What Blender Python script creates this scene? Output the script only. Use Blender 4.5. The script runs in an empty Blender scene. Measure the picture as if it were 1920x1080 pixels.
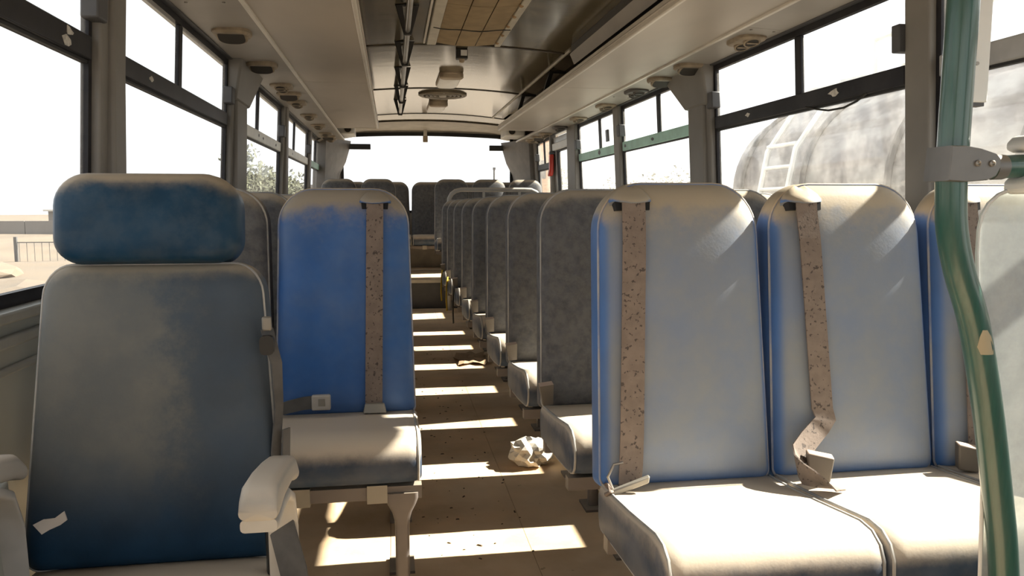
import bpy, bmesh, math, random
from mathutils import Vector, Matrix, noise as mnoise
random.seed(7)
S = bpy.context.scene
COL = S.collection

# ---------------------------------------------------------------- camera, sky, sun, exposure
cam_d = bpy.data.cameras.new('camera'); cam = bpy.data.objects.new('camera', cam_d); COL.objects.link(cam)
cam_d.sensor_width = 36.0; cam_d.lens = 1450.0/1920.0*36.0; cam_d.clip_start = 0.02; cam_d.clip_end = 500
cam.location = (0, 0, 1.02)
cam.rotation_euler = (math.radians(90-6.10), 0, math.radians(-8.77))
S.camera = cam
W = bpy.data.worlds.new('sky'); S.world = W; W.use_nodes = True
bg = W.node_tree.nodes['Background']; bg.inputs[0].default_value = (0.97, 0.985, 1.0, 1); bg.inputs[1].default_value = 1.75
sun_d = bpy.data.lights.new('sun', 'SUN'); sun = bpy.data.objects.new('sun', sun_d); COL.objects.link(sun)
sun_d.energy = 26.0; sun_d.angle = math.radians(0.6); sun_d.color = (1.0, 0.93, 0.80)
SUN_DIR = Vector((-1.0, -0.145, -0.748))
sun.rotation_euler = SUN_DIR.to_track_quat('-Z', 'Y').to_euler(); sun.location = (12, 4, 12)
vs = S.view_settings; vs.view_transform = 'Standard'; vs.look = 'None'; vs.gamma = 1.0; vs.exposure = 0.0
try: vs.use_curve_mapping = False
except Exception: pass

# ---------------------------------------------------------------- materials
MATS = {}
def _n(nt, t, **kw):
    n = nt.nodes.new(t)
    for k, v in kw.items(): setattr(n, k, v)
    return n
def _math(nt, op, a, b=None, clamp=False):
    n = _n(nt, 'ShaderNodeMath', operation=op, use_clamp=clamp)
    for i, v in enumerate((a, b)):
        if v is None: continue
        if isinstance(v, (int, float)): n.inputs[i].default_value = v
        else: nt.links.new(v, n.inputs[i])
    return n.outputs[0]
def _noise(nt, vec, scale, detail=3.0, rough=0.55):
    n = _n(nt, 'ShaderNodeTexNoise'); n.inputs['Scale'].default_value = scale; n.inputs['Detail'].default_value = detail
    n.inputs['Roughness'].default_value = rough
    nt.links.new(vec, n.inputs['Vector']); return n.outputs['Fac']
def _mix(nt, f, a, b):
    n = _n(nt, 'ShaderNodeMix', data_type='RGBA'); n.clamp_factor = True
    for sock, v in ((n.inputs['Factor'], f), (n.inputs['A'], a), (n.inputs['B'], b)):
        if isinstance(v, (int, float)): sock.default_value = v
        elif isinstance(v, tuple): sock.default_value = (*v[:3], 1)
        else: nt.links.new(v, sock)
    return n.outputs['Result']
def _range(nt, v, a, b, c=0.0, d=1.0):
    n = _n(nt, 'ShaderNodeMapRange'); n.interpolation_type = 'SMOOTHSTEP'
    nt.links.new(v, n.inputs[0])
    for i, x in enumerate((a, b, c, d)): n.inputs[i+1].default_value = x
    return n.outputs[0]
def pm(name, col, rough=0.6, metal=0.0, var=0.12, scale=9.0, bump=0.0, bscale=60.0, spots=None, film=None, top=None, spec=0.5, stretch=None, coat=0.0, xg=None, side=None):
    """procedural surface: mottled colour, optional spots (col, scale, threshold), film of dust (col, lo, hi, noise scale, zlo, zhi) and
    dust settled on upward faces (col, normal lo, normal hi, strength)"""
    if name in MATS: return MATS[name]
    m = bpy.data.materials.new(name); m.use_nodes = True; nt = m.node_tree
    p = nt.nodes['Principled BSDF']; tc = _n(nt, 'ShaderNodeTexCoord'); vec = tc.outputs['Object']
    if stretch:
        mp = _n(nt, 'ShaderNodeMapping'); mp.inputs['Scale'].default_value = stretch; nt.links.new(vec, mp.inputs['Vector']); vec = mp.outputs[0]
    f = _range(nt, _noise(nt, vec, scale), 0.3, 0.7)
    c = _mix(nt, f, tuple(x*(1-var) for x in col), tuple(min(1, x*(1+var)) for x in col))
    if film:
        fc, lo, hi, fs, zlo, zhi = film
        ff = _range(nt, _noise(nt, vec, fs, 5.0, 0.65), 0.33, 0.67, lo, hi)
        sep = _n(nt, 'ShaderNodeSeparateXYZ'); nt.links.new(tc.outputs['Object'], sep.inputs[0])
        if zlo is not None: ff = _math(nt, 'MULTIPLY', ff, _range(nt, sep.outputs[2], zlo, zhi))
        if xg:      # more dust towards one side: (x lo, x hi, value lo, value hi), edge broken up by noise
            xj = _math(nt, 'ADD', sep.outputs[0], _math(nt, 'MULTIPLY', _math(nt, 'SUBTRACT', _noise(nt, vec, 9.0, 8.0, 0.75), 0.5), 0.28))
            ff = _math(nt, 'MULTIPLY', ff, _range(nt, xj, *xg))
        if side:    # flanks that were brushed clean: film fades where the cover turns sideways
            g0 = _n(nt, 'ShaderNodeNewGeometry'); s0 = _n(nt, 'ShaderNodeSeparateXYZ'); nt.links.new(g0.outputs['Normal'], s0.inputs[0])
            ff = _math(nt, 'MULTIPLY', ff, _range(nt, _math(nt, 'ABSOLUTE', s0.outputs[0]), side[0], side[1], 1.0, side[2]))
        c = _mix(nt, ff, c, fc)
    if top:
        tcx, lo, hi, st = top
        g = _n(nt, 'ShaderNodeNewGeometry'); sp = _n(nt, 'ShaderNodeSeparateXYZ'); nt.links.new(g.outputs['Normal'], sp.inputs[0])
        jit = _math(nt, 'MULTIPLY', _math(nt, 'SUBTRACT', _noise(nt, vec, 24.0, 6.0, 0.7), 0.5), 0.30)
        tf = _range(nt, _math(nt, 'ADD', sp.outputs[2], jit), lo, hi, 0.0, st)
        c = _mix(nt, tf, c, tcx)
    if spots:
        sc, ss, th = spots
        sf = _range(nt, _noise(nt, vec, ss, 2.0, 0.5), th, th+0.05)
        c = _mix(nt, sf, c, sc)
    nt.links.new(c, p.inputs['Base Color'])
    p.inputs['Roughness'].default_value = rough; p.inputs['Metallic'].default_value = metal
    p.inputs['Specular IOR Level'].default_value = spec
    if coat: p.inputs['Coat Weight'].default_value = coat; p.inputs['Coat Roughness'].default_value = 0.12
    if bump:
        b = _n(nt, 'ShaderNodeBump'); b.inputs['Strength'].default_value = bump; b.inputs['Distance'].default_value = 0.004
        nt.links.new(_noise(nt, vec, bscale, 4.0), b.inputs['Height']); nt.links.new(b.outputs[0], p.inputs['Normal'])
    MATS[name] = m; return m
def glass(name, dust=0.12, hi=0.3, tint=(0.97, 0.98, 0.98), dcol=(0.8, 0.77, 0.72), scale=1.6, stretch=None):
    if name in MATS: return MATS[name]
    m = bpy.data.materials.new(name); m.use_nodes = True; nt = m.node_tree
    nt.nodes.remove(nt.nodes['Principled BSDF']); out = nt.nodes['Material Output']
    tr = _n(nt, 'ShaderNodeBsdfTransparent'); tr.inputs[0].default_value = (*tint, 1)
    gl = _n(nt, 'ShaderNodeBsdfGlossy'); gl.inputs['Roughness'].default_value = 0.03
    df = _n(nt, 'ShaderNodeBsdfDiffuse'); df.inputs[0].default_value = (*dcol, 1)
    tl = _n(nt, 'ShaderNodeBsdfTranslucent'); tl.inputs[0].default_value = (*dcol, 1)
    lw = _n(nt, 'ShaderNodeLayerWeight'); lw.inputs[0].default_value = 0.25
    m1 = _n(nt, 'ShaderNodeMixShader'); nt.links.new(_math(nt, 'MULTIPLY', lw.outputs['Fresnel'], 0.12), m1.inputs[0]); nt.links.new(tr.outputs[0], m1.inputs[1]); nt.links.new(gl.outputs[0], m1.inputs[2])
    m2 = _n(nt, 'ShaderNodeMixShader'); m2.inputs[0].default_value = 0.55; nt.links.new(df.outputs[0], m2.inputs[1]); nt.links.new(tl.outputs[0], m2.inputs[2])
    tc = _n(nt, 'ShaderNodeTexCoord'); vec = tc.outputs['Object']
    if stretch:
        mp = _n(nt, 'ShaderNodeMapping'); mp.inputs['Scale'].default_value = stretch; nt.links.new(vec, mp.inputs['Vector']); vec = mp.outputs[0]
    f = _range(nt, _noise(nt, vec, scale, 6.0, 0.7), 0.35, 0.7, dust, hi)
    m3 = _n(nt, 'ShaderNodeMixShader'); nt.links.new(f, m3.inputs[0]); nt.links.new(m1.outputs[0], m3.inputs[1]); nt.links.new(m2.outputs[0], m3.inputs[2])
    nt.links.new(m3.outputs[0], out.inputs['Surface'])
    MATS[name] = m; return m

BEIGE = (0.40, 0.335, 0.26)
M_floor = pm('dusty_floor', (0.64, 0.45, 0.27), 0.75, var=0.18, scale=3.5, bump=0.25, bscale=35, film=((0.70, 0.55, 0.38), 0.0, 0.7, 2.2, None, None), spots=((0.36, 0.26, 0.16), 26.0, 0.72), spec=0.3)
M_gap = pm('floor_joint', (0.26, 0.19, 0.12), 0.9)
M_wall = pm('side_wall_laminate', (0.33, 0.345, 0.32), 0.32, var=0.08, scale=4, film=((0.34, 0.31, 0.26), 0.0, 0.4, 3.0, None, None))
M_wallrib = pm('side_wall_ledge', (0.28, 0.29, 0.275), 0.35, var=0.08)
M_pillar = pm('pillar_plastic', (0.225, 0.212, 0.195), 0.5, var=0.06, scale=5, spec=0.3, bump=0.1, bscale=150)
M_rack = pm('rack_laminate', (0.42, 0.375, 0.325), 0.42, var=0.07, scale=3, bump=0.05, bscale=220, stretch=(1, 0.4, 1))
M_strip = pm('vent_strip_panel', (0.33, 0.305, 0.275), 0.45, var=0.07, scale=4)
M_lip = pm('rack_edge_profile', (0.60, 0.56, 0.50), 0.35, var=0.06)
M_ceil = pm('bronze_ceiling_laminate', (0.135, 0.113, 0.072), 0.15, var=0.30, scale=2.0, spec=0.9, stretch=(1.2, 5, 1), coat=0.6, bump=0.22, bscale=2.2)
M_roof = pm('roof_skin', (0.40, 0.36, 0.30), 0.5)
M_seam = pm('dark_seam_strip', (0.06, 0.05, 0.04), 0.4)
M_bead = pm('pale_bead_trim', (0.50, 0.46, 0.38), 0.35)
M_black = pm('black_window_frame', (0.018, 0.018, 0.022), 0.42, spec=0.2, var=0.25, film=((0.12, 0.115, 0.11), 0.0, 0.12, 5.0, None, None))
M_rubber = pm('black_rubber', (0.015, 0.015, 0.015), 0.6)
M_teal = pm('pale_teal_rail', (0.42, 0.70, 0.63), 0.5, var=0.1)
M_white = pm('white_paint', (0.72, 0.72, 0.70), 0.4, var=0.05)
M_whrail = pm('pale_rail', (0.85, 0.88, 0.87), 0.45, var=0.06)
M_latch = pm('latch_grey_plastic', (0.075, 0.075, 0.08), 0.5)
M_resid = pm('sticker_residue', (0.62, 0.60, 0.56), 0.8, var=0.2, scale=80)
M_pane = glass('dusty_pane', 0.03, 0.14)
M_paneR = glass('streaky_pane', 0.02, 0.075, dcol=(0.85, 0.82, 0.78), scale=3.0, stretch=(1, 2.5, 1.6))
M_part = glass('hazy_partition', 0.34, 0.62, tint=(0.92, 0.96, 0.95), dcol=(0.70, 0.71, 0.71), scale=5.0)
M_vent = pm('tan_vent_plastic', (0.27, 0.215, 0.15), 0.5, var=0.18, scale=30)
M_ventdk = pm('vent_mouth', (0.03, 0.025, 0.02), 0.7)
M_ventblk = pm('dark_vent_plastic', (0.07, 0.06, 0.055), 0.45)
M_steel = pm('brushed_pole_steel', (0.45, 0.44, 0.42), 0.28, 0.9, var=0.06)
M_brkblk = pm('black_bracket', (0.02, 0.02, 0.02), 0.35)
M_cloth = pm('tan_hatch_cloth', (0.30, 0.22, 0.125), 0.8, var=0.12, scale=12, bump=0.2, bscale=200)
M_lamp = pm('lamp_diffuser', (0.90, 0.89, 0.87), 0.3, var=0.04)
M_lamphs = pm('lamp_housing', (0.40, 0.32, 0.23), 0.5)
M_spk = pm('speaker_bronze', (0.20, 0.165, 0.115), 0.4)
M_duct = pm('duct_grey', (0.055, 0.05, 0.046), 0.5)
M_green = pm('green_pole_paint', (0.018, 0.085, 0.070), 0.28, var=0.1, scale=14, film=((0.20, 0.22, 0.18), 0.0, 0.16, 5.0, None, None), coat=0.4, stretch=(9, 9, 0.8))
M_chip = pm('chipped_paint_patch', (0.45, 0.38, 0.25), 0.8)
M_clamp = pm('grey_clamp', (0.16, 0.16, 0.158), 0.42, 0.3, var=0.06, scale=20, top=((0.42, 0.36, 0.27), 0.2, 0.9, 0.8))
M_screw = pm('screw_metal', (0.30, 0.28, 0.25), 0.4, 0.6)
M_frame = pm('seat_frame_paint', (0.15, 0.13, 0.12), 0.45, 0.1, var=0.12, top=(BEIGE, 0.3, 0.9, 0.7))
M_clip = pm('galvanised_clip', (0.27, 0.25, 0.215), 0.5, 0.4)
M_web = pm('brown_webbing', (0.19, 0.148, 0.122), 0.85, var=0.10, scale=40, bump=0.15, bscale=260, spots=((0.07, 0.054, 0.046), 120.0, 0.61))
M_webgr = pm('grey_webbing', (0.07, 0.067, 0.065), 0.8, film=((0.20, 0.19, 0.175), 0.0, 0.28, 9.0, None, None))
M_buckle = pm('buckle_plastic', (0.10, 0.085, 0.07), 0.55, top=((0.50, 0.38, 0.30), 0.2, 0.8, 0.9))
M_bucklepale = pm('pale_buckle', (0.40, 0.37, 0.33), 0.5)
M_yellow = pm('yellow_webbing', (0.62, 0.45, 0.04), 0.7)
M_hole = pm('slot_dark', (0.01, 0.01, 0.012), 0.9)
# vinyl covers: the blue they were dyed, a film of desert dust, and thicker dust settled on what faces up
V_pale = pm('dusty_pale_blue_vinyl', (0.018, 0.13, 0.42), 0.5, var=0.10, film=((0.245, 0.256, 0.262), 0.72, 0.97, 3.4, 0.415, 0.475), side=(0.45, 0.9, 0.35), spec=0.2, top=((0.42, 0.35, 0.255), 0.20, 0.46, 0.95), bump=0.06, bscale=160)
V_blue = pm('clean_blue_vinyl', (0.016, 0.10, 0.33), 0.45, var=0.10, film=((0.25, 0.29, 0.33), 0.08, 0.34, 2.4, None, None), spec=0.2, top=((0.34, 0.29, 0.22), 0.20, 0.48, 0.95), bump=0.06, bscale=160)
V_grey = pm('dusty_grey_fabric', (0.065, 0.070, 0.085), 0.85, spec=0.15, var=0.25, scale=30, film=((0.195, 0.188, 0.178), 0.25, 0.58, 38.0, None, None), top=((0.44, 0.37, 0.28), 0.36, 0.8, 0.85), bump=0.25, bscale=140)
V_cush = pm('dusty_navy_cushion_vinyl', (0.018, 0.042, 0.085), 0.5, var=0.2, film=((0.26, 0.24, 0.22), 0.02, 0.22, 8.0, None, None), spec=0.2, top=((0.60, 0.515, 0.41), 0.02, 0.62, 0.96), bump=0.06, bscale=160)
V_drv = pm('dusty_driver_vinyl', (0.010, 0.036, 0.075), 0.5, var=0.18, film=((0.150, 0.150, 0.138), 0.72, 1.0, 6.0, 0.42, 0.66), xg=(-0.02, 0.09, 1.0, 0.42), spec=0.18, top=((0.34, 0.29, 0.22), 0.35, 0.85, 0.9), bump=0.06, bscale=170)
V_head = pm('navy_headrest_vinyl', (0.006, 0.036, 0.078), 0.42, spec=0.18, var=0.22, scale=7, film=((0.14, 0.15, 0.14), 0.0, 0.14, 22.0, None, None), top=((0.36, 0.30, 0.22), 0.22, 0.7, 0.95), bump=0.06, bscale=170)
V_pipe = pm('seat_piping', (0.16, 0.17, 0.19), 0.6, film=((0.50, 0.47, 0.42), 0.3, 0.8, 10.0, None, None))
V_pipeb = pm('blue_seat_piping', (0.03, 0.13, 0.38), 0.6, film=((0.40, 0.38, 0.36), 0.4, 0.9, 10.0, None, None), top=((0.5, 0.40, 0.27), 0.1, 0.5, 0.95))
M_arm = pm('pale_armrest_vinyl', (0.36, 0.345, 0.32), 0.55, var=0.08, top=((0.60, 0.53, 0.44), 0.3, 0.8, 0.8))
M_shell = pm('armrest_shell_plastic', (0.42, 0.41, 0.39), 0.5)
M_corner = pm('corner_trim', (0.15, 0.14, 0.13), 0.55)
M_paper = pm('paper_scrap', (0.62, 0.57, 0.52), 0.85)
M_red = pm('red_plastic', (0.55, 0.045, 0.025), 0.4)
M_bag = pm('crumpled_plastic', (0.78, 0.72, 0.62), 0.3, var=0.1, scale=20)
M_card = pm('brown_cardboard', (0.40, 0.27, 0.16), 0.8)
M_sand = pm('desert_sand', (0.19, 0.148, 0.105), 0.95, var=0.2, scale=0.25, film=((0.12, 0.10, 0.08), 0.0, 0.8, 0.5, None, None))
M_tank = pm('weathered_tank', (0.13, 0.11, 0.105), 0.5, 0.2, var=0.35, scale=1.2, film=((0.42, 0.40, 0.38), 0.0, 0.9, 2.5, None, None), stretch=(1, 0.5, 1))
M_truck = pm('truck_dark', (0.10, 0.09, 0.085), 0.6)
M_cab = pm('truck_cab_paint', (0.55, 0.53, 0.48), 0.4)
M_leaf = pm('dusty_foliage', (0.085, 0.09, 0.055), 0.8, var=0.35, scale=3)
M_bark = pm('bark', (0.16, 0.12, 0.08), 0.9)
M_concrete = pm('concrete_block', (0.20, 0.19, 0.18), 0.9, var=0.1)
M_fence = pm('fence_grey_metal', (0.09, 0.09, 0.09), 0.6)
M_peach = pm('peach_render', (0.62, 0.40, 0.25), 0.85)
M_alu = pm('door_aluminium', (0.46, 0.46, 0.45), 0.35, 0.5)
M_dirt = pm('dirt_crumbs', (0.09, 0.06, 0.04), 0.95)

# ---------------------------------------------------------------- mesh helpers
class MB:
    def __init__(s): s.v = []; s.f = []
    def add(s, vs_, fs_):
        o = len(s.v); s.v += [tuple(p) for p in vs_]; s.f += [tuple(i+o for i in f) for f in fs_]; return s
    def hexa(s, a, b):     # two quads, a below/behind b
        return s.add(list(a)+list(b), [(3,2,1,0),(4,5,6,7),(0,1,5,4),(1,2,6,5),(2,3,7,6),(3,0,4,7)])
    def box(s, x0, x1, y0, y1, z0, z1):
        return s.hexa([(x0,y0,z0),(x1,y0,z0),(x1,y1,z0),(x0,y1,z0)], [(x0,y0,z1),(x1,y0,z1),(x1,y1,z1),(x0,y1,z1)])
    def prism(s, pts, axis, a, b):      # polygon in the other two axes (order kept cyclic), extruded along axis
        n = len(pts)
        def P(p, t):
            return {'x': (t, p[0], p[1]), 'y': (p[0], t, p[1]), 'z': (p[0], p[1], t)}[axis]
        V_ = [P(p, a) for p in pts]+[P(p, b) for p in pts]
        F_ = [tuple(range(n))[::-1], tuple(range(n, 2*n))]+[(i, (i+1) % n, n+(i+1) % n, n+i) for i in range(n)]
        return s.add(V_, F_)
    def tube(s, pts, r, n=10, caps=True, closed=False):
        pts = [Vector(p) for p in pts]; rings = []; L = len(pts)
        rr = r if isinstance(r, (list, tuple)) else [r]*L
        up = None
        for i, p in enumerate(pts):
            if closed: d = pts[(i+1) % L]-pts[i-1]
            else: d = pts[min(i+1, L-1)]-pts[max(i-1, 0)]
            d.normalize()
            if up is None: up = Vector((0,0,1)) if abs(d.z) < 0.9 else Vector((1,0,0))
            a = d.cross(up)
            if a.length < 1e-6: a = d.cross(Vector((0,1,0)))
            a.normalize(); b = a.cross(d).normalized(); up = b
            rings.append([p+a*math.cos(t)*rr[i]+b*math.sin(t)*rr[i] for t in [2*math.pi*k/n for k in range(n)]])
        V_ = [q for R in rings for q in R]; F_ = []
        for i in range(L if closed else L-1):
            j = (i+1) % L
            for k in range(n): F_.append((i*n+k, i*n+(k+1) % n, j*n+(k+1) % n, j*n+k))
        if caps and not closed: F_ += [tuple(range(n))[::-1], tuple(range((L-1)*n, L*n))]
        return s.add(V_, F_)
    def loft(s, rings, caps=True):      # rings of equal count, fan caps
        n = len(rings[0]); V_ = [q for R in rings for q in R]; F_ = []
        for i in range(len(rings)-1):
            for k in range(n): F_.append((i*n+k, i*n+(k+1) % n, (i+1)*n+(k+1) % n, (i+1)*n+k))
        if caps:
            for i, rev in ((0, True), (len(rings)-1, False)):
                c = Vector((0,0,0))
                for q in rings[i]: c += Vector(q)
                c /= n; ci = len(V_); V_.append(tuple(c))
                for k in range(n):
                    t = (i*n+k, i*n+(k+1) % n, ci)
                    F_.append(t[::-1] if rev else t)
        return s.add(V_, F_)
    def lathe(s, prof, axis='z', c=(0,0,0), n=24):
        rings = []
        for r, h in prof:
            R = []
            for k in range(n):
                t = 2*math.pi*k/n; u, v = r*math.cos(t), r*math.sin(t)
                q = {'z': (u, v, h), 'y': (u, h, v), 'x': (h, u, v)}[axis]
                R.append((q[0]+c[0], q[1]+c[1], q[2]+c[2]))
            rings.append(R)
        return s.loft(rings)
    def ribbon(s, pts, wv, w, t=0.0016):    # strap: centre points, width directions, width, thickness
        pts = [Vector(p) for p in pts]; wv = [Vector(q).normalized() for q in wv]; rings = []
        for i, p in enumerate(pts):
            d = (pts[min(i+1, len(pts)-1)]-pts[max(i-1, 0)]).normalized(); nn = d.cross(wv[i]).normalized()
            a = wv[i]*w/2; b = nn*t
            rings.append([p-a-b, p+a-b, p+a+b, p-a+b])
        return s.loft(rings)
    def mesh(s, name, mat, smooth=False, angle=40):
        me = bpy.data.meshes.new(name); me.from_pydata(s.v, [], s.f); me.materials.append(mat)
        bm = bmesh.new(); bm.from_mesh(me); bmesh.ops.recalc_face_normals(bm, faces=bm.faces[:])
        if smooth:
            for f in bm.faces: f.smooth = True
            for e in bm.edges:
                if len(e.link_faces) == 2 and e.calc_face_angle(0) > math.radians(angle): e.smooth = False
        bm.to_mesh(me); bm.free(); me.update(); return me
    def build(s, name, mat, parent=None, smooth=False, angle=40, bevel=0.0):
        o = put(name, s.mesh(name, mat, smooth or bevel > 0, angle), parent)
        if bevel: bev(o, bevel)
        return o
def bev(o, w, seg=2):
    m = o.modifiers.new('bevel', 'BEVEL'); m.width = w; m.segments = seg; m.limit_method = 'ANGLE'; m.angle_limit = math.radians(35)
def put(name, me, parent=None, loc=None):
    o = bpy.data.objects.new(name, me); COL.objects.link(o)
    if parent: o.parent = parent
    if loc: o.location = loc
    return o
def tag(o, label=None, cat=None, group=None, kind=None):
    if label: o['label'] = label
    if cat: o['category'] = cat
    if group: o['group'] = group
    if kind: o['kind'] = kind
    return o
def thing(name, label, cat, loc=(0,0,0), rz=0.0, group=None):
    o = bpy.data.objects.new(name, None); COL.objects.link(o); o.location = loc; o.rotation_euler = (0, 0, rz); o.empty_display_size = 0.05
    return tag(o, label, cat, group)
def struct(o, label=None): return tag(o, label, None, None, 'structure')
def rrect(w, h, r, seg=6, cx=0.0, cz=0.0, rb=None):     # rounded rectangle outline, rb = bottom radius
    rb = r if rb is None else rb; P = []
    for (sx, sz, rad, a0) in ((1,-1,rb,-90), (1,1,r,0), (-1,1,r,90), (-1,-1,rb,180)):
        x0, z0 = cx+sx*(w/2-rad), cz+sz*(h/2-rad)
        for k in range(seg+1):
            a = math.radians(a0+90*k/seg); P.append((x0+rad*math.cos(a), z0+rad*math.sin(a)))
    return P

# ---------------------------------------------------------------- the bus shell
CX = 0.42
def WX(s, z, off=0.0): return CX+s*(1.25-max(0.0, z-0.8)*0.059-off)     # side wall inner face, leaning in above the sill
def wbox(mb, s, y0, y1, z0, z1, o0, o1):                                  # block along a side wall, from o0 outward to o1 inward
    return mb.hexa([(WX(s,z0,o0),y0,z0),(WX(s,z0,o1),y0,z0),(WX(s,z0,o1),y1,z0),(WX(s,z0,o0),y1,z0)],
                   [(WX(s,z1,o0),y0,z1),(WX(s,z1,o1),y0,z1),(WX(s,z1,o1),y1,z1),(WX(s,z1,o0),y1,z1)])
YF, YR = -0.85, 9.35
fl = MB().box(-0.87, 1.71, YF, YR+0.1, -0.12, -0.006).build('floor', M_gap); struct(fl, 'dusty sand-coloured bus floor running down the aisle')
for x0, x1 in ((-0.86, -0.021), (-0.0195, 0.394), (0.3955, 1.70)):
    for y0, y1 in ((YF, 1.30), (1.304, 4.10), (4.104, 7.66)):
        MB().box(x0, x1, y0, y1, -0.006, 0.0).build('floor_sheet', M_floor, fl)
plat = MB().box(-0.86, 1.70, 7.69, YR, -0.006, 0.262).build('trim_1', M_latch); struct(plat, 'raised rear platform with dark riser')
MB().box(-0.86, 1.70, 7.69, YR, 0.262, 0.28).build('platform_sheet', M_floor, plat)
MB().box(-0.86, 1.70, 7.675, 7.70, 0.255, 0.286).build('nosing', M_bead, plat)

WIN = {-1: [(-0.62, 2.27), (2.47, 3.99), (4.36, 5.81), (6.02, 7.62), (7.77, 8.95)],
        1: [(-0.62, 2.165), (2.28, 3.79), (4.09, 5.39), (5.53, 6.69), (7.80, 8.62)]}
ZS, ZT = 0.80, 1.718
walls = {}
for s, nm in ((-1, 'wall_left'), (1, 'wall_right')):
    mb = MB()
    wbox(mb, s, YF, YR, 0.0, ZS, -0.06, 0.0)
    wbox(mb, s, YF, YR, ZT, 1.80, -0.06, 0.0)
    w = mb.build(nm, M_wall); struct(w, 'grey side wall below the windows'); walls[s] = w
    for (z0, z1, off, mt) in ((0.775, 0.80, 0.045, M_wallrib), (0.715, 0.742, 0.018, M_wallrib), (0.655, 0.675, 0.012, M_wallrib)):
        wbox(MB(), s, YF, YR-0.4, z0, z1, 0.0, off).build('ledge', mt, w, bevel=0.006)
    spans = WIN[s]
    edges = [(YF, spans[0][0])]+[(spans[i][1], spans[i+1][0]) for i in range(len(spans)-1)]+[(spans[-1][1], YR)]
    for i, (y0, y1) in enumerate(edges):
        if s == 1 and i == 4:        # either side of the emergency door
            for a, b in ((6.69, 7.0), (7.72, 7.80)): wbox(MB(), s, a, b, 0.0, ZT+0.02, -0.02, 0.035).build('pillar', M_pillar, w, bevel=0.008)
            continue
        wbox(MB(), s, y0, y1, ZS, ZT+0.02, -0.02, 0.030).build('pillar', M_pillar, w, bevel=0.008)
        if 0 < i < 5 and y1-y0 > 0.2:
            wbox(MB(), s, y0+0.05, y1-0.05, 0.35, ZT+0.02, 0.0, 0.040).build('pillar_cover', M_pillar, w, bevel=0.01)
    # flared bracket where the wide pillar meets the vent strip
    yA, yB = (3.99, 4.36) if s < 0 else (3.79, 4.09)
    mb = MB(); z0, z1 = 1.53, 1.735
    mb.hexa([(WX(s,z0,0.0),yA,z0),(WX(s,z0,0.048),yA,z0),(WX(s,z0,0.048),yB,z0),(WX(s,z0,0.0),yB,z0)],
            [(WX(s,z1,0.0),yA-0.01,z1),(WX(s,z1,0.075),yA-0.01,z1),(WX(s,z1,0.075),yB+0.26,z1),(WX(s,z1,0.0),yB+0.26,z1)])
    mb.build('pillar_bracket', M_pillar, w, bevel=0.012)
    # dark channel above the panes
    wbox(MB(), s, YF, YR-0.4, ZT, ZT+0.03, 0.0, 0.028).build('header_channel', M_latch, w)

wn = 0
def window(s, y0, y1, rail, mull, latch_y, pane, marks, zr=(1.402, 1.464)):
    global wn
    wn += 1
    root = bpy.data.objects.new('window_%d' % wn, None); COL.objects.link(root); struct(root, 'bus side window with sliding upper panes')
    mb = MB()
    for a, b, c, d in ((y0, y1, ZS, ZS+0.03), (y0, y1, ZT-0.025, ZT), (y0, y0+0.02, ZS+0.03, ZT-0.025), (y1-0.022, y1, ZS+0.03, ZT-0.025)):
        wbox(mb, s, a, b, c, d, -0.014, 0.006)
    mb.build('frame', M_black, root)
    a, b = y0+0.02, y1-0.022
    rl = wbox(MB(), s, a, b, zr[0], zr[1], -0.014, 0.014).build('rail', rail, root, bevel=0.004)
    wbox(MB(), s, a, b, zr[0]-0.008, zr[0], -0.012, 0.004).build('rail_seal', M_rubber, root)
    for m in mull: wbox(MB(), s, m-0.024, m+0.024, zr[1], ZT-0.025, -0.012, 0.004).build('mullion', M_black, root, bevel=0.003)
    cuts = [a]+list(mull)+[b]
    for i in range(len(cuts)-1):
        wbox(MB(), s, cuts[i], cuts[i+1], zr[1], ZT-0.025, -0.009+0.005*(i % 2), -0.006+0.005*(i % 2)).build('pane', pane, root)
    wbox(MB(), s, a, b, ZS+0.03, zr[0]-0.008, -0.010, -0.006).build('pane', pane, root)
    if latch_y is not None: wbox(MB(), s, latch_y-0.035, latch_y+0.035, 1.505, 1.585, -0.005, 0.042).build('latch', M_latch, root, bevel=0.006)
    for (my, mz, mw) in marks:
        mb = MB(); n = 9; r_ = random.Random(int(my*1000))
        P = [(my+mw*math.cos(2*math.pi*k/n)*r_.uniform(0.5, 1.2), mz+mw*0.45*math.sin(2*math.pi*k/n)*r_.uniform(0.5, 1.2)) for k in range(n)]
        o = 0.0150
        mb.loft([[(WX(s,z,o-0.0006),y,z) for y, z in P], [(WX(s,z,o+0.0006),y,z) for y, z in P]])
        mb.build('sticker_residue', M_latch if rail in (M_whrail, M_teal) else M_resid, rl)
    return root
window(-1, *WIN[-1][0], M_black, (0.75,), 2.25, M_pane, [(2.10, 1.447, 0.026), (2.09, 1.422, 0.03)])
window(-1, *WIN[-1][1], M_black, (3.156,), 3.96, M_pane, [(2.76, 1.434, 0.022)])
window(-1, *WIN[-1][2], M_whrail, (4.895,), 5.78, M_pane, [(4.86, 1.435, 0.02), (5.02, 1.43, 0.018), (5.55, 1.43, 0.02)])
window(-1, *WIN[-1][3], M_whrail, (6.65,), 7.58, M_pane, [(6.45, 1.43, 0.02)])
window(-1, *WIN[-1][4], M_teal, (8.45,), 8.90, M_pane, [])
window(1, *WIN[1][0], M_alu, (0.7,), None, M_pane, [(1.75, 1.42, 0.03), (1.62, 1.42, 0.02)])
window(1, *WIN[1][1], M_black, (2.973,), 3.77, M_paneR, [(2.70, 1.434, 0.034), (3.40, 1.432, 0.024)])
window(1, *WIN[1][2], M_teal, (4.637,), 5.37, M_pane, [(4.72, 1.434, 0.026), (5.30, 1.434, 0.026)])
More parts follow.
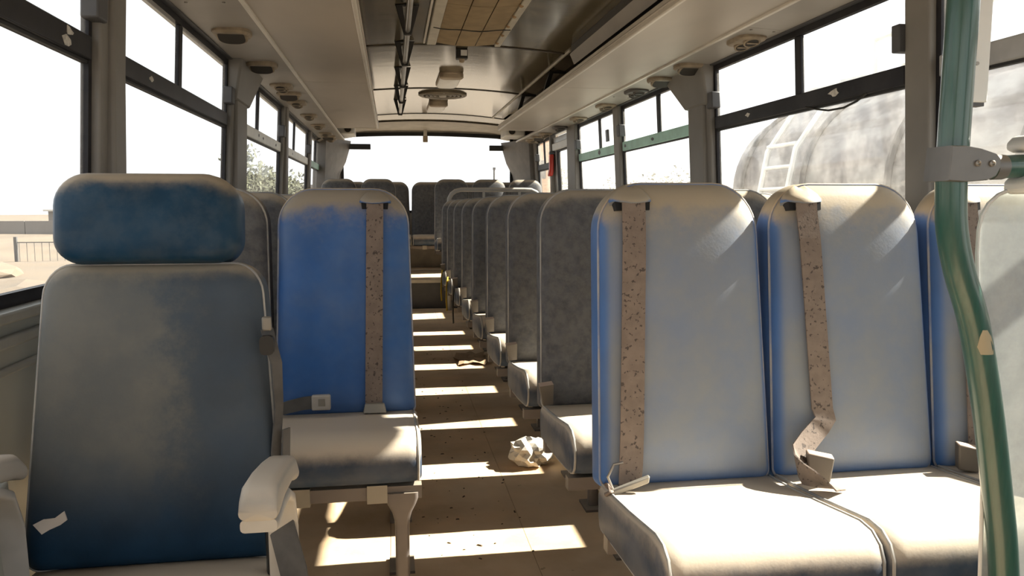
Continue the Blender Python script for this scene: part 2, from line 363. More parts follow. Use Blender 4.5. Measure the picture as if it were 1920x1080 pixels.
window(1, *WIN[1][3], M_teal, (6.0,), 6.67, M_pane, [(5.98, 1.434, 0.04)])
window(1, *WIN[1][4], M_black, (8.25,), 8.58, M_pane, [])
wd = bpy.data.objects['window_7']
MB().tube([(WX(1, z, 0.012), y, z) for y, z in ((2.50, 1.405), (2.56, 1.385), (2.64, 1.372), (2.74, 1.374), (2.82, 1.388), (2.90, 1.406))], 0.004, 6).build('loose_seal', M_rubber, wd, True)
wbox(MB(), 1, 5.74, 5.80, 1.50, 1.59, -0.004, 0.012).build('catch_plate', M_brkblk, bpy.data.objects['window_9'], bevel=0.004)
# latch catch on the near right pillar and the little black box on a pane
wbox(MB(), 1, 2.275, 2.315, 1.50, 1.585, -0.005, 0.05).build('pillar_catch', M_latch, walls[1], bevel=0.004)

# emergency door in the right wall
dr = bpy.data.objects.new('door_1', None); COL.objects.link(dr); struct(dr, 'emergency door with tall glass between the rear right windows')
mb = MB()
for a, b, c, d in ((7.0, 7.72, 0.28, 0.9), (7.0, 7.10, 0.9, 1.69), (7.62, 7.72, 0.9, 1.69), (7.10, 7.62, 1.60, 1.69)): wbox(mb, 1, a, b, c, d, -0.04, 0.01)
mb.build('door_frame', M_alu, dr, bevel=0.006)
mb = MB()
for a, b, c, d in ((7.10, 7.14, 0.9, 1.60), (7.58, 7.62, 0.9, 1.60), (7.14, 7.58, 1.55, 1.60)): wbox(mb, 1, a, b, c, d, -0.03, 0.004)
mb.build('door_seal', M_rubber, dr)
wbox(MB(), 1, 7.14, 7.58, 0.9, 1.55, -0.022, -0.018).build('pane', M_pane, dr)
wbox(MB(), 1, 7.02, 7.70, 1.56, 1.63, 0.01, 0.03).build('door_header', M_white, dr, bevel=0.006)
hd = thing('emergency_handle', 'red plastic emergency lever hanging beside the rear right door', 'handle', (WX(1,1.42,0.05), 7.68, 1.31))
MB().loft([[(x*sc+dx, y*sc, z) for x, y in rrect(0.045, 0.075, 0.015, 3)] for z, sc, dx in ((0.0, 0.7, -0.012), (0.01, 1, -0.010), (0.05, 1.05, -0.004), (0.07, 0.9, 0), (0.20, 0.9, 0), (0.215, 0.75, 0))]).build('grip', M_red, hd, True)
MB().box(-0.02, 0.035, -0.03, 0.03, 0.215, 0.245).build('pivot', M_latch, hd, bevel=0.004)

# rear wall, window and corners
wr = MB()
wr.box(-0.80, 1.64, YR-0.05, YR, 0.0, 0.95)
wr.box(-0.80, -0.58, YR-0.05, YR, 0.95, 1.9); wr.box(1.45, 1.64, YR-0.05, YR, 0.95, 1.9); wr.box(-0.80, 1.64, YR-0.05, YR, 1.84, 2.05)
wr = wr.build('wall_back', M_roof); struct(wr, 'rear end of the bus around the back window')
for s, xa, xb in ((-1, -0.80, -0.50), (1, 1.64, 1.36)):     # sculpted corner pillars
    prof = [(1.0, 0.0), (1.25, 0.02), (1.38, 0.05), (1.52, 0.13), (1.70, 0.19), (1.76, 0.20)]
    mb = MB(); rings = []
    for z, d in prof:
        x1 = (xa+0.16+d*0.9) if s < 0 else (xa-0.16-d*0.9)
        rings.append([(WX(s, z, -0.05), YR-0.62, z), (WX(s, z, 0.08), YR-0.62, z), (x1, YR-0.10, z), (x1, YR-0.05, z), (WX(s, z, -0.05), YR-0.05, z)])
    mb.loft(rings).build('corner_pillar', M_corner, wr, True, 50)
root = bpy.data.objects.new('window_%d' % (wn+1), None); COL.objects.link(root); struct(root, 'wide rear window of the bus in a black rubber frame')
def zback(x): return 1.856-0.03*((x-CX)/0.98)**2
mb = MB(); N = 16; xs = [-0.56+1.98*k/N for k in range(N+1)]
mb.loft([[(x, YR-0.06, zback(x)-0.022), (x, YR-0.06, zback(x)+0.02), (x, YR-0.02, zback(x)+0.02), (x, YR-0.02, zback(x)-0.022)] for x in xs])
mb.box(-0.585, -0.55, YR-0.06, YR-0.02, 0.95, 1.83); mb.box(1.41, 1.445, YR-0.06, YR-0.02, 0.95, 1.83); mb.box(-0.56, 1.42, YR-0.06, YR-0.02, 0.93, 0.96)
mb.build('frame', M_rubber, root, True, 30)
mb = MB(); mb.loft([[(x, YR-0.042, 0.96), (x, YR-0.042, zback(x)-0.02), (x, YR-0.038, zback(x)-0.02), (x, YR-0.038, 0.96)] for x in xs]).build('pane', M_pane, root)
for x0, x1, nm in ((-0.49, -0.235, 'left'), (1.155, 1.385, 'right')):
    o = MB().box(x0, x1, YR-0.115, YR-0.066, 1.665, 1.728).build('brake_lamp', M_brkblk, None, bevel=0.004)
    tag(o, 'flat black lamp box at the upper %s corner of the rear window' % nm, 'lamp')

# ---------------------------------------------------------------- roof and ceiling
def zc(x): return 1.962-0.030*((x-CX)/0.6)**2
prof = [(-0.86, 1.74), (-0.80, 1.84), (-0.66, 1.925), (-0.45, 1.972)]
outer = prof+[(CX-0.6+1.2*k/8, zc(CX-0.6+1.2*k/8)+0.035) for k in range(9)]+[(2*CX-x, z) for x, z in prof[::-1]]
rings = []
for y in (YF, YR): rings.append([(x, y, z) for x, z in outer]+[(x, y, z+0.05) for x, z in outer[::-1]])
ce = MB().loft(rings).build('ceiling', M_roof); struct(ce, 'bronze laminate bus ceiling with cross seams')
cuts = [YF+0.02, 1.25, 3.02, 4.68, 6.40, 8.15]
xc = [-0.32+1.48*k/14 for k in range(15)]
def sheet(mb, xs_, y0, y1, zf, t=0.012): return mb.loft([[(x, y0, zf(x)), (x, y1, zf(x)), (x, y1, zf(x)+t), (x, y0, zf(x)+t)] for x in xs_])
for i in range(len(cuts)-1):
    sheet(MB(), xc, cuts[i]+0.004, cuts[i+1]-0.004, lambda x: zc(x)).build('ceiling_panel', M_ceil, ce, True, 30)
    if i: sheet(MB(), xc, cuts[i]-0.013, cuts[i]+0.013, lambda x: zc(x)-0.005, 0.004).build('seam_strip', M_seam, ce, True, 30)
sheet(MB(), xc, cuts[-1]-0.013, cuts[-1]+0.013, lambda x: zc(x)-0.005, 0.004).build('seam_strip', M_seam, ce, True, 30)
# end panel and curved header down to the rear window
def zh(x, t): return zc(x)*(1-t)+(zback(x)+0.035)*t-0.02*math.sin(math.pi*t)
xh = [-0.78+2.40*k/20 for k in range(21)]
def capz(x, t):
    e = max(0, abs(x-CX)-0.72); return zh(x, t)-0.55*e*e
for (ya, yb, ta, tb, mt, nm) in ((8.16, 8.46, 0.0, 0.28, M_ceil, 'ceiling_panel'), (8.475, 9.29, 0.30, 1.0, M_roof, 'rear_header')):
    mb = MB(); st = 5
    g = [[(x, ya+(yb-ya)*k/st, capz(x, ta+(tb-ta)*k/st)) for x in xh] for k in range(st+1)]
    V_ = [q for r in g for q in r]; n = len(xh)
    V_ += [(x, y, z+0.012) for x, y, z in V_]; o = n*(st+1); F_ = []
    for k in range(st):
        for j in range(n-1):
            a = k*n+j; F_.append((a, a+1, a+n+1, a+n)); F_.append((o+a, o+a+n, o+a+n+1, o+a+1))
    for j in range(n-1): F_.append((j, o+j, o+j+1, j+1)); q = st*n+j; F_.append((q, q+1, o+q+1, o+q))
    mb.add(V_, F_).build(nm, mt, ce, True, 30)
MB().tube([(x, 8.468, capz(x, 0.29)-0.004) for x in xh], 0.008, 6).build('seam_strip', M_seam, ce, True)
for x in (1.05, -0.21): MB().tube([(x, y, zc(x)-0.004) for y in (4.55, 6.3, 8.14)], 0.009, 8).build('bead_trim', M_bead, ce, True)

# ---------------------------------------------------------------- luggage racks with vent strips
ZR = 1.735
def rack(s, label):
    X = lambda off: CX+s*off          # distance from the centre line
    r = thing('luggage_rack', label, 'luggage rack')
    xi = 0.545 if s < 0 else 0.60; xo = 0.93 if s < 0 else 0.985
    ys = [0.15, 2.35, 4.72, 7.42]
    for i in range(3):
        x0, x1 = sorted((X(xi), X(xo)))
        MB().box(x0, x1, ys[i]+0.002, ys[i+1]-0.002, ZR, ZR+0.016).build('rack_panel', M_rack, r, bevel=0.002)
    x0, x1 = sorted((X(xi-0.012), X(xi+0.006)))
    MB().prism([(x0, ZR-0.006), (x1, ZR-0.006), (x1, ZR+0.045), (x0, ZR+0.045)], 'y', 0.15, 7.43).build('rack_lip', M_lip, r, bevel=0.005)
    MB().tube([(X(xi-0.012), 0.15, ZR+0.018), (X(xi-0.012), 7.42, ZR+0.018)], 0.006, 6).build('lip_bead', M_rack, r, True)
    x0, x1 = sorted((X(xi-0.012), X(xo)))
    MB().box(x0, x1, 7.422, 7.436, ZR-0.004, ZR+0.03).build('end_cap', M_lip, r, bevel=0.004)
    MB().box(min(X(xo-0.012), X(xo+0.006)), max(X(xo-0.012), X(xo+0.006)), 0.15, 8.75, ZR-0.010, ZR+0.004).build('joint_bead', M_lip, r, bevel=0.003)
    xw = 1.25-0.93*0.059-0.012
    cs = [0.15, 2.9, 5.2, 8.75] if s < 0 else [0.15, 3.02, 5.0, 8.75]
    for i in range(3):
        a, b = cs[i]+0.0015, cs[i+1]-0.0015
        P = [(X(xo), ZR-0.002), (X(xw), ZR-0.012), (X(xw), ZR+0.006), (X(xo), ZR+0.016)]
        MB().prism(P, 'y', a, b).build('strip_panel', M_strip, r)
        if i:
            for f in (0.25, 0.75):
                xx = X(xo)+(X(xw)-X(xo))*f; zz = ZR-0.002-0.010*f
                MB().lathe([(0.001, -0.004), (0.006, -0.003), (0.006, 0.002)], 'z', (xx, a+0.03, zz), 10).build('screw', M_screw, r, True)
    # shelf back closing the rack towards the roof
    P = [(X(xw), ZR), (X(xw-0.02), ZR), (X(xw-0.16), ZR+0.185), (X(xw-0.14), ZR+0.2)]
    MB().prism(P, 'y', 0.15, 8.75).build('rack_back', M_rack, r)
    return r, (lambda f: X(xo)+(X(xw)-X(xo))*f), (lambda f: ZR-0.002-0.010*f)
rL, fxL, fzL = rack(-1, 'long beige luggage rack over the left seats')
rR, fxR, fzR = rack(1, 'long beige luggage rack over the right seats')
ORD = ['first', 'second', 'third', 'fourth', 'fifth', 'sixth', 'seventh', 'eighth', 'ninth', 'tenth', 'eleventh']
def vent(x, y, z, kind, label, mat):
    v = thing('air_vent', label, 'air vent', (x, y, z), 0, 'reading light and air vents along the racks'); v.scale = (1, 1, 0.85)
    if kind == 'pair':      # two swivelling nozzles on an oval plate, long axis across the strip
        P = rrect(0.125, 0.20, 0.05, 6)
        MB().loft([[(a*k, b*k, h) for a, b in P] for k, h in ((1, 0.004), (1, -0.010), (0.93, -0.017), (0.80, -0.020))]).build('plate', mat, v, True, 35)
        for dy in (-0.045, 0.045):
            n = MB().lathe([(0.036, -0.012), (0.036, -0.026), (0.030, -0.030), (0.026, -0.024), (0.026, -0.016)], 'z', (0, 0, 0), 18).build('nozzle', mat, v, True, 40); n.location = (0, dy, -0.006); n.rotation_euler = (-0.42, 0, 0)
            MB().lathe([(0.0262, -0.0275), (0.0262, -0.0175)], 'z', (0, 0, 0), 18).build('nozzle_mouth', M_ventdk, n)
            MB().box(-0.024, 0.024, -0.004, 0.004, -0.031, -0.0205).build('vane', mat, n)
    else:                   # single drum vent with a dark mouth
        P = rrect(0.15, 0.17, 0.06, 6)
        MB().loft([[(a*k, b*k, h) for a, b in P] for k, h in ((1, 0.004), (1, -0.012), (0.9, -0.022))]).build('plate', mat, v, True, 35)
        MB().loft([[(a*k*0.72, b*k*0.6, h) for a, b in P] for k, h in ((1.12, -0.018), (1.12, -0.030), (1.0, -0.034))]).build('drum', mat, v, True, 35).rotation_euler = (-0.40, 0, 0)
        MB().loft([[(a*0.70, b*0.56, h) for a, b in P] for h in (-0.0345, -0.0365)]).build('vent_mouth', M_ventdk, v).rotation_euler = (-0.40, 0, 0)
    return v
for i, (y, kd) in enumerate([(2.2, 'drum'), (3.40, 'drum'), (4.14, 'drum'), (4.85, 'pair'), (5.18, 'drum'), (5.60, 'pair'), (6.38, 'pair'), (7.15, 'pair'), (7.95, 'pair'), (8.25, 'drum'), (8.55, 'pair')]):
    vent(fxL(0.5), y, fzL(0.5), kd, 'tan oval air vent, %s from the front on the left ceiling strip' % ORD[i], M_vent)
for i, (y, kd, mt) in enumerate([(2.05, 'pair', M_vent), (3.22, 'pair', M_vent), (3.86, 'drum', M_vent), (4.28, 'drum', M_vent), (4.74, 'pair', M_ventblk), (5.44, 'pair', M_vent), (6.26, 'pair', M_vent), (6.98, 'pair', M_ventblk), (7.65, 'pair', M_vent), (8.0, 'drum', M_vent), (8.4, 'pair', M_vent)]):
    vent(fxR(0.55), y, fzR(0.55), kd, '%s oval air vent, %s from the front on the right ceiling strip' % ('black' if mt is M_ventblk else 'tan', ORD[i]), mt)
# boxes closing the strips at the back
for s, nm in ((-1, 'left'), (1, 'right')):
    b = thing('speaker_box', 'pale corner box with small round speaker at the rear %s' % nm, 'speaker', (CX+s*0.90, 8.3, 1.757))
    MB().box(-0.105, 0.105, 0.0, 0.42, 0.0, 0.11).build('box', M_white, b, bevel=0.01)
    sp = MB().lathe([(0.045, 0.002), (0.045, -0.008), (0.036, -0.010)], 'y', (-s*0.04, 0, 0.05), 18).build('speaker_ring', M_lip, b, True)
    MB().lathe([(0.035, -0.009), (0.035, -0.011)], 'y', (-s*0.04, 0, 0.05), 18).build('speaker_mesh', M_ventdk, sp)

# duct lying over the right rack, black hangers
du = thing('air_duct', 'grey boxed air duct above the right luggage rack', 'duct', (1.03, -0.5, 1.83))
MB().prism([(0.0, 0.055), (0.025, 0.0), (0.42, 0.0), (0.42, 0.10), (0.0, 0.10)], 'y', 0, 4.95).build('duct_body', M_duct, du)
MB().prism([(-0.006, 0.055), (0.020, -0.004), (0.028, 0.0), (0.004, 0.06)], 'y', 0, 4.96).build('duct_edge', M_strip, du)
for i, y in enumerate((5.30, 6.42)):
    h = thing('rack_hanger', 'bent black hanger bar above the right rack, %s one' % ('nearer' if i == 0 else 'farther'), 'bracket', (1.03, y, ZR+0.04), 0, 'hanger bars of the right rack')
    MB().hexa([(0.0, 0.0, 0), (0.03, 0, 0), (0.03, 0.02, 0), (0.0, 0.02, 0)], [(0.035, -0.06, 0.145), (0.065, -0.06, 0.145), (0.065, -0.04, 0.145), (0.035, -0.04, 0.145)]).build('hanger_bar', M_brkblk, h, bevel=0.003)
    MB().box(0.035, 0.15, -0.062, -0.038, 0.132, 0.15).build('hanger_arm', M_brkblk, h, bevel=0.003)

# ceiling handrail on V brackets
hr = thing('grab_rail', 'steel ceiling grab rail on black brackets above the aisle', 'handrail', (0.085, 0, 0))
MB().tube([(0, 0.3, 1.835), (0, 3.0, 1.835), (0, 7.06, 1.835)], 0.0135, 14).build('rail', M_steel, hr, True)
for y in (0.45, 1.28, 2.10, 2.93, 3.76, 4.58, 5.42, 6.24, 7.04):
    ztop = zc(0.085)-0.002
    b = MB()
    for sx in (-1, 1): b.hexa([(sx*0.003, y-0.012, 1.818), (sx*0.020, y-0.012, 1.818), (sx*0.018, y+0.012, 1.818), (sx*0.004, y+0.012, 1.818)],
                              [(sx*0.024, y-0.012, ztop), (sx*0.056, y-0.012, ztop), (sx*0.056, y+0.012, ztop), (sx*0.024, y+0.012, ztop)])
    b.box(-0.018, 0.018, y-0.012, y+0.012, 1.812, 1.824); b.box(-0.056, 0.056, y-0.012, y+0.012, ztop-0.006, ztop)
    b.build('bracket', M_brkblk, hr, bevel=0.002)

# roof hatch with stitched tan cloth
ht = thing('roof_hatch', 'roof hatch closed with stitched tan cloth and a drooping wire', 'hatch', (0.43, 2.7, zc(0.43)))
x0, x1, L = -0.165, 0.175, 1.90
for a, b in ((x0-0.055, x0), (x1, x1+0.035)): MB().box(a, b, 0, L, -0.022, 0.0).build('hatch_rail', M_bead, ht, bevel=0.005)
MB().box(x0-0.075, x0-0.062, 0, L, -0.016, 0.0).build('hatch_bead', M_lip, ht, bevel=0.003)
rows = [0.0, 0.5, 1.0, 1.5, 1.88]
for j in range(4):
    for i in range(3):
        a, b = x0+(x1-x0)*i/3+0.0025, x0+(x1-x0)*(i+1)/3-0.0025; ya, yb = rows[j]+0.003, rows[j+1]-0.003
        g = []; n = 5
        for v in range(n):
            for u in range(n):
                fu, fv = u/(n-1), v/(n-1)
                sag = -0.012-0.010*math.sin(math.pi*((i+fu)/3))-0.004*math.sin(math.pi*fu)*math.sin(math.pi*fv)
                yy = ya+(yb-ya)*fv
                if j == 3 and v == n-1: yy += 0.03*math.sin(math.pi*((i+fu)/3))
                g.append((a+(b-a)*fu, yy, sag))
        V_ = g+[(x, y, z+0.004) for x, y, z in g]; F_ = []; o = n*n
        for v in range(n-1):
            for u in range(n-1):
                q = v*n+u; F_ += [(q, q+1, q+n+1, q+n), (o+q, o+q+n, o+q+n+1, o+q+1)]
        for u in range(n-1):
            q = (n-1)*n+u; F_ += [(u, o+u, o+u+1, u+1), (q, q+1, o+q+1, o+q)]
            q = u*n; F_ += [(q, q+n, o+q+n, o+q)]; q = u*n+n-1; F_ += [(q, o+q, o+q+n, q+n)]
        MB().add(V_, F_).build('cloth_panel', M_cloth, ht, True)
MB().tube([(x0-0.04+0.40*k/10, 1.40+0.012*math.sin(k*1.3), -0.034-0.012*math.sin(math.pi*k/10)) for k in range(11)], 0.0028, 6).build('wire', M_brkblk, ht, True)
for k in range(9): MB().lathe([(0.002, -0.03), (0.010, -0.026), (0.012, -0.016)], 'z', (x1+0.004, 0.12+k*0.21, 0), 8).build('lace_knot', M_card, ht, True)
cm = thing('ceiling_camera', 'small black box camera on the ceiling behind the tan hatch', 'camera', (0.432, 4.80, zc(0.43)))
MB().box(-0.035, 0.035, -0.03, 0.03, -0.062, 0.0).build('housing', M_brkblk, cm, bevel=0.006)
MB().box(-0.008, 0.030, -0.034, -0.030, -0.045, -0.012).build('label_plate', M_lamp, cm)
MB().lathe([(0.002, -0.084), (0.014, -0.080), (0.018, -0.062)], 'z', (0, -0.005, 0), 14).build('lens_dome', M_lamphs, cm, True)
for i, y in enumerate((5.62, 7.20)):
    l = thing('ceiling_lamp', 'oblong ceiling lamp with white diffuser, %s round speaker' % ('before the' if i == 0 else 'behind the'), 'ceiling lamp', (0.435, y, zc(0.43)), 0, 'oblong ceiling lamps')
    MB().loft([[(a*k, 0.30+b*k, h) for a, b in rrect(0.17, 0.64, 0.075, 8)] for k, h in ((1, 0.0), (1, -0.010), (0.985, -0.014))]).build('base', M_lamphs, l, True, 40)
    MB().loft([[(a*k, 0.345+b*(1-(1-k)*0.25), h) for a, b in rrect(0.155, 0.54, 0.05, 8)] for k, h in ((1, -0.012), (0.98, -0.022), (0.86, -0.028))]).build('diffuser', M_lamp, l, True, 40)
    MB().loft([[(a*k, 0.040+b*k, h) for a, b in rrect(0.172, 0.10, 0.048, 8)] for k, h in ((1, -0.008), (1, -0.034), (0.88, -0.043))]).build('end_cap', M_lamphs, l, True, 40)
sk = thing('ceiling_speaker', 'round bronze ringed speaker grille in the middle of the ceiling', 'speaker', (0.44, 6.72, zc(0.44)))
MB().lathe([(0.205, 0.0), (0.205, -0.014), (0.19, -0.022), (0.165, -0.018), (0.165, -0.006)], 'z', (0,0,0), 40).build('rim', M_spk, sk, True, 40)
for q, rr in enumerate((0.14, 0.105, 0.07)): MB().tube([(rr*math.cos(t), rr*math.sin(t), -0.014) for t in [2*math.pi*k/32 for k in range(32)]], 0.009, 6, closed=True).build('ring', M_spk, sk, True)
MB().lathe([(0.16, -0.004), (0.16, -0.008)], 'z', (0,0,0), 32).build('grille_back', M_ventdk, sk)
MB().lathe([(0.002, -0.03), (0.03, -0.026), (0.036, -0.008)], 'z', (0,0,0), 20).build('hub', M_lip, sk, True)
for k in range(4): MB().lathe([(0.002, -0.026), (0.008, -0.024), (0.008, -0.016)], 'z', (0.185*math.cos(k*math.pi/2), 0.185*math.sin(k*math.pi/2), 0), 8).build('screw', M_screw, sk, True)
mt_ = thing('hanging_bracket', 'small beige bracket hanging at the top centre of the rear window', 'bracket', (0.395, 9.18, 1.84))
MB().box(-0.02, 0.02, -0.02, 0.02, -0.02, 0.06).build('stem', M_lip, mt_, bevel=0.004)
MB().box(-0.028, 0.028, -0.028, 0.012, -0.09, -0.02).build('block', M_lamphs, mt_, bevel=0.005)

# ---------------------------------------------------------------- passenger seats
LEAN = math.radians(8.5); ZB = 0.425
def lean(p):
    x, y, t = p; return (x, y*math.cos(LEAN)+t*math.sin(LEAN), ZB+t*math.cos(LEAN)-y*math.sin(LEAN))
def back_outline(w, h, r=0.104, taper=0.068, seg=9):
    P = []
    for x, z in rrect(w, h, r, seg, 0, h/2, 0.025):
        P.append((x*(1-taper*(z/h)), z))
    # more points along the straight sides
    return P
SECT = [(0.088, 0.86), (0.086, 0.93), (0.079, 0.975), (0.064, 1.0), (0.046, 1.0), (0.028, 0.991), (0.012, 0.970), (-0.003, 0.932), (-0.013, 0.878), (-0.021, 0.78), (-0.027, 0.62), (-0.030, 0.42), (-0.031, 0.2)]
def sect_pt(P, h, y, k, w):
    ins = (1-k)*0.5*w*0.92      # same inset on all sides near the edge, scaling in the middle
    out = []
    for x, z in P:
        kx = k; kz = 1-(1-k)*(0.95 if z > h/2 else 0.6)
        out.append((x*kx, y, h/2+(z-h/2)*kz))
    return out
def backrest_mesh(w, h, mat, name='backrest', f=lean):
    P = back_outline(w, h); rings = [[f(q) for q in sect_pt(P, h, y, k, w)] for y, k in SECT]
    return MB().loft(rings).mesh(name, mat, True, 60)
def piping_mesh(w, h, mat, f=lean):
    P = back_outline(w, h); ring = [f(q) for q in sect_pt(P, h, 0.016, 0.979, w)]
    return MB().tube(ring, 0.0032, 6, closed=True).mesh('piping', mat, True)
def cushion_outline():
    P = [(0.02, 0.335), (0.03, 0.36), (0.03, 0.42), (0.012, 0.440), (-0.08, 0.447), (-0.18, 0.458), (-0.28, 0.472), (-0.325, 0.478), (-0.360, 0.474), (-0.384, 0.458), (-0.396, 0.434), (-0.398, 0.408), (-0.392, 0.384), (-0.378, 0.368), (-0.355, 0.360), (-0.2, 0.345)]
    return P
def cushion_mesh(w, mat):
    P = cushion_outline(); cy = -0.2; cz = 0.41; rings = []
    for x, k in ((-w/2, 0.80), (-w/2+0.004, 0.90), (-w/2+0.014, 0.97), (-w/2+0.032, 1.0), (-w/4, 1.012), (0, 1.016), (w/4, 1.012), (w/2-0.032, 1.0), (w/2-0.014, 0.97), (w/2-0.004, 0.90), (w/2, 0.80)):
        kk = 1-(1-k)*0.35
        rings.append([(x, cy+(y-cy)*kk, cz+(z-cz)*k) for y, z in P])
    return MB().loft(rings).mesh('cushion', mat, True, 60)
def cushion_pipe_mesh(w, sx, mat):
    P = cushion_outline(); x = sx*(w/2-0.008)
    return MB().tube([(x, -0.2+(y+0.2)*0.978, 0.41+(z-0.41)*0.945) for y, z in P], 0.0032, 6, closed=True).mesh('piping', mat, True)
def frame_mesh(w):
    mb = MB(); mb.box(-w/2, w/2, -0.355, -0.325, 0.318, 0.350); mb.box(-w/2, w/2, -0.06, -0.03, 0.318, 0.350)
    for x in (-w/2+0.05, w/2-0.05): mb.box(x-0.012, x+0.012, -0.325, -0.06, 0.322, 0.346)
    return mb.mesh('frame', M_frame)
def leg_mesh(y):
    mb = MB()
    def R(wx, wy, z): return [(a, y+b, z) for a, b in rrect(wx, wy, 0.010, 3)]
    mb.loft([R(0.034, 0.034, 0.0), R(0.034, 0.034, 0.245), R(0.036, 0.036, 0.262), R(0.046, 0.038, 0.282), R(0.068, 0.042, 0.304), R(0.080, 0.045, 0.320), R(0.080, 0.045, 0.334)])
    return mb.mesh('leg', M_frame, True, 50)
foot_me = lambda y: MB().box(-0.035, 0.035, y-0.05, y+0.05, 0.0, 0.008).mesh('foot_plate', M_frame)
def clip_mesh(x): return MB().box(x-0.024, x+0.024, -0.362, -0.320, 0.312, 0.356).mesh('clip', M_clip)
def buckle_mesh(): return MB().hexa([(-0.014, -0.010, 0), (0.014, -0.010, 0), (0.014, 0.010, 0), (-0.014, 0.010, 0)], [(-0.020, -0.014, 0.062), (0.020, -0.014, 0.062), (0.020, 0.014, 0.062), (-0.020, 0.014, 0.062)]).mesh('buckle', M_buckle, False)
SW = 0.372; BH = 0.657
CACHE = {}
def mesh_of(key, fn):
    if key not in CACHE: CACHE[key] = fn()
    return CACHE[key]
def seat(x, y, z, label, group, kind, w=SW, aisle=0, lz=0.0):
    vin, pip, cus = {'pale': (V_pale, V_pipeb, V_cush), 'blue': (V_blue, V_pipeb, V_cush), 'grey': (V_grey, V_pipe, V_cush)}[kind]
    r = thing('passenger_seat', label, 'seat', (x, y, z), 0, group)
    b = put('backrest', mesh_of(('b', kind, w), lambda: backrest_mesh(w, BH, vin)), r)
    put('piping', mesh_of(('bp', kind, w), lambda: piping_mesh(w, BH, pip)), b)
    c = put('cushion', mesh_of(('c', kind, w), lambda: cushion_mesh(w, cus)), r)
    for sx in (-1, 1): put('piping', mesh_of(('cp', kind, w, sx), lambda: cushion_pipe_mesh(w, sx, V_pipe)), c)
    fr = put('frame', mesh_of(('f', w), lambda: frame_mesh(w)), r)
    for q in (-0.09, 0.09): put('clip', mesh_of(('cl', q), lambda: clip_mesh(q)), fr)
    if aisle:
        for yy in (-0.34, -0.045):
            l = put('leg', mesh_of(('l', yy), lambda: leg_mesh(yy)), r, (aisle*(w/2-(0.048 if aisle > 0 else 0.24)), 0, lz)); l.scale = (1, 1, 1-lz/0.334)
            put('foot_plate', mesh_of(('fp', yy), lambda: foot_me(yy)), l)
        if group == GR and y > 2: st = put('belt_buckle', mesh_of('bk', buckle_mesh), r, (aisle*(w/2-0.012), -0.035, 0.455)); st.rotation_euler = (0.15, aisle*0.12, 0)
    return r
def belt_slot(r, x, vin):
    def slot(): return MB().hexa([lean((x-0.036, -0.0265, 0.588)), lean((x+0.036, -0.0265, 0.588)), lean((x+0.036, 0.02, 0.588)), lean((x-0.036, 0.02, 0.588))], [lean((x-0.038, -0.024, 0.606)), lean((x+0.038, -0.024, 0.606)), lean((x+0.038, 0.02, 0.606)), lean((x-0.038, 0.02, 0.606))]).mesh('belt_slot', M_hole)
    put('belt_slot', mesh_of(('slot', x), slot), r)
    def flap():
        rings = []
        for t, hw, ty in ((0.600, 0.046, 0.038), (0.606, 0.046, 0.037), (0.617, 0.040, 0.027), (0.628, 0.028, 0.014), (0.638, 0.013, 0.004)):
            rings.append([lean((x+hw*math.cos(a), -0.004-ty*max(0, math.sin(a))+0.01*(math.sin(a) < 0), t+0.007*math.sin(a)+0.006*math.cos(a*2))) for a in [2*math.pi*k/14 for k in range(14)]])
        return MB().loft(rings).mesh('slot_flap', vin, True, 60)
    put('slot_flap', mesh_of(('flap', x, vin.name), flap), r)
XL = [-0.530, -0.136]; XR = [0.612, 1.000, 1.388]
RP = 0.65; Y0 = 1.51
GL, GR = 'two-seat rows on the left', 'three-seat rows on the right'
seats = {}
for k in range(9):
    y = Y0+RP*k
    for i, x in enumerate(XR):
        pos = ['aisle seat', 'middle seat', 'window seat'][i]
        if k == 0: lab = ['pale dusty blue front seat by the aisle, brown belt down its left', 'pale dusty blue front seat in the middle, belt folded over its edge', 'pale dusty blue front seat behind the green pole'][i]
        else: lab = 'dusty grey %s in the %s row of the right block' % (pos, ORD[k])
        seats['R', k, i] = seat(x, y, 0, lab, GR, 'pale' if k == 0 else 'grey', 0.386, aisle=-1 if i == 0 else 0)
    if k:
        for i, x in enumerate(XL):
            pos = ['window seat', 'aisle seat'][i]
            if k == 1: lab = ['dusty grey window seat hidden behind the navy headrest seat', 'bright blue seat by the aisle with straight brown belt'][i]
            else: lab = 'dusty grey %s in the %s row of the left block' % (pos, ORD[k-1])
            seats['L', k, i] = seat(x, y+0.01, 0, lab, GL, 'blue' if (k == 1 and i == 1) else 'grey', 0.392, aisle=1 if i == 1 else 0)
GP = 'seats on the rear platform'
for i, x in enumerate(XL+XR):
    seats['P', i] = seat(x, 7.98, 0.22, 'grey seat on the rear platform, %s from the left' % ORD[i], GP, 'grey', 0.372, aisle={1: 1, 2: -1}.get(i, 0), lz=0.06)
for i in range(5):
    seats['B', i] = seat(-0.472+0.456*i, 8.98, 0.22, 'grey seat of the rearmost bench, %s from the left' % ORD[i], 'rearmost bench under the back window', 'grey', 0.45)

def strap(parent, pts, wv, w, mat, name='belt'): return MB().ribbon(pts, wv, w).build(name, mat, parent, True, 50)
YB = -0.0350   # just proud of the back cover
def down(x0, x1, t0, t1, n=8, wob=0.0):
    P = []
    for k in range(n+1):
        f = k/n; t = t0+(t1-t0)*f
        yy = YB-0.002 if 0.08 < t < 0.56 else YB+(0.004 if t > 0.56 else 0.002)
        P.append(lean((x0+(x1-x0)*f+wob*math.sin(f*3), yy, t)))
    return P
XV = (1, 0, 0)
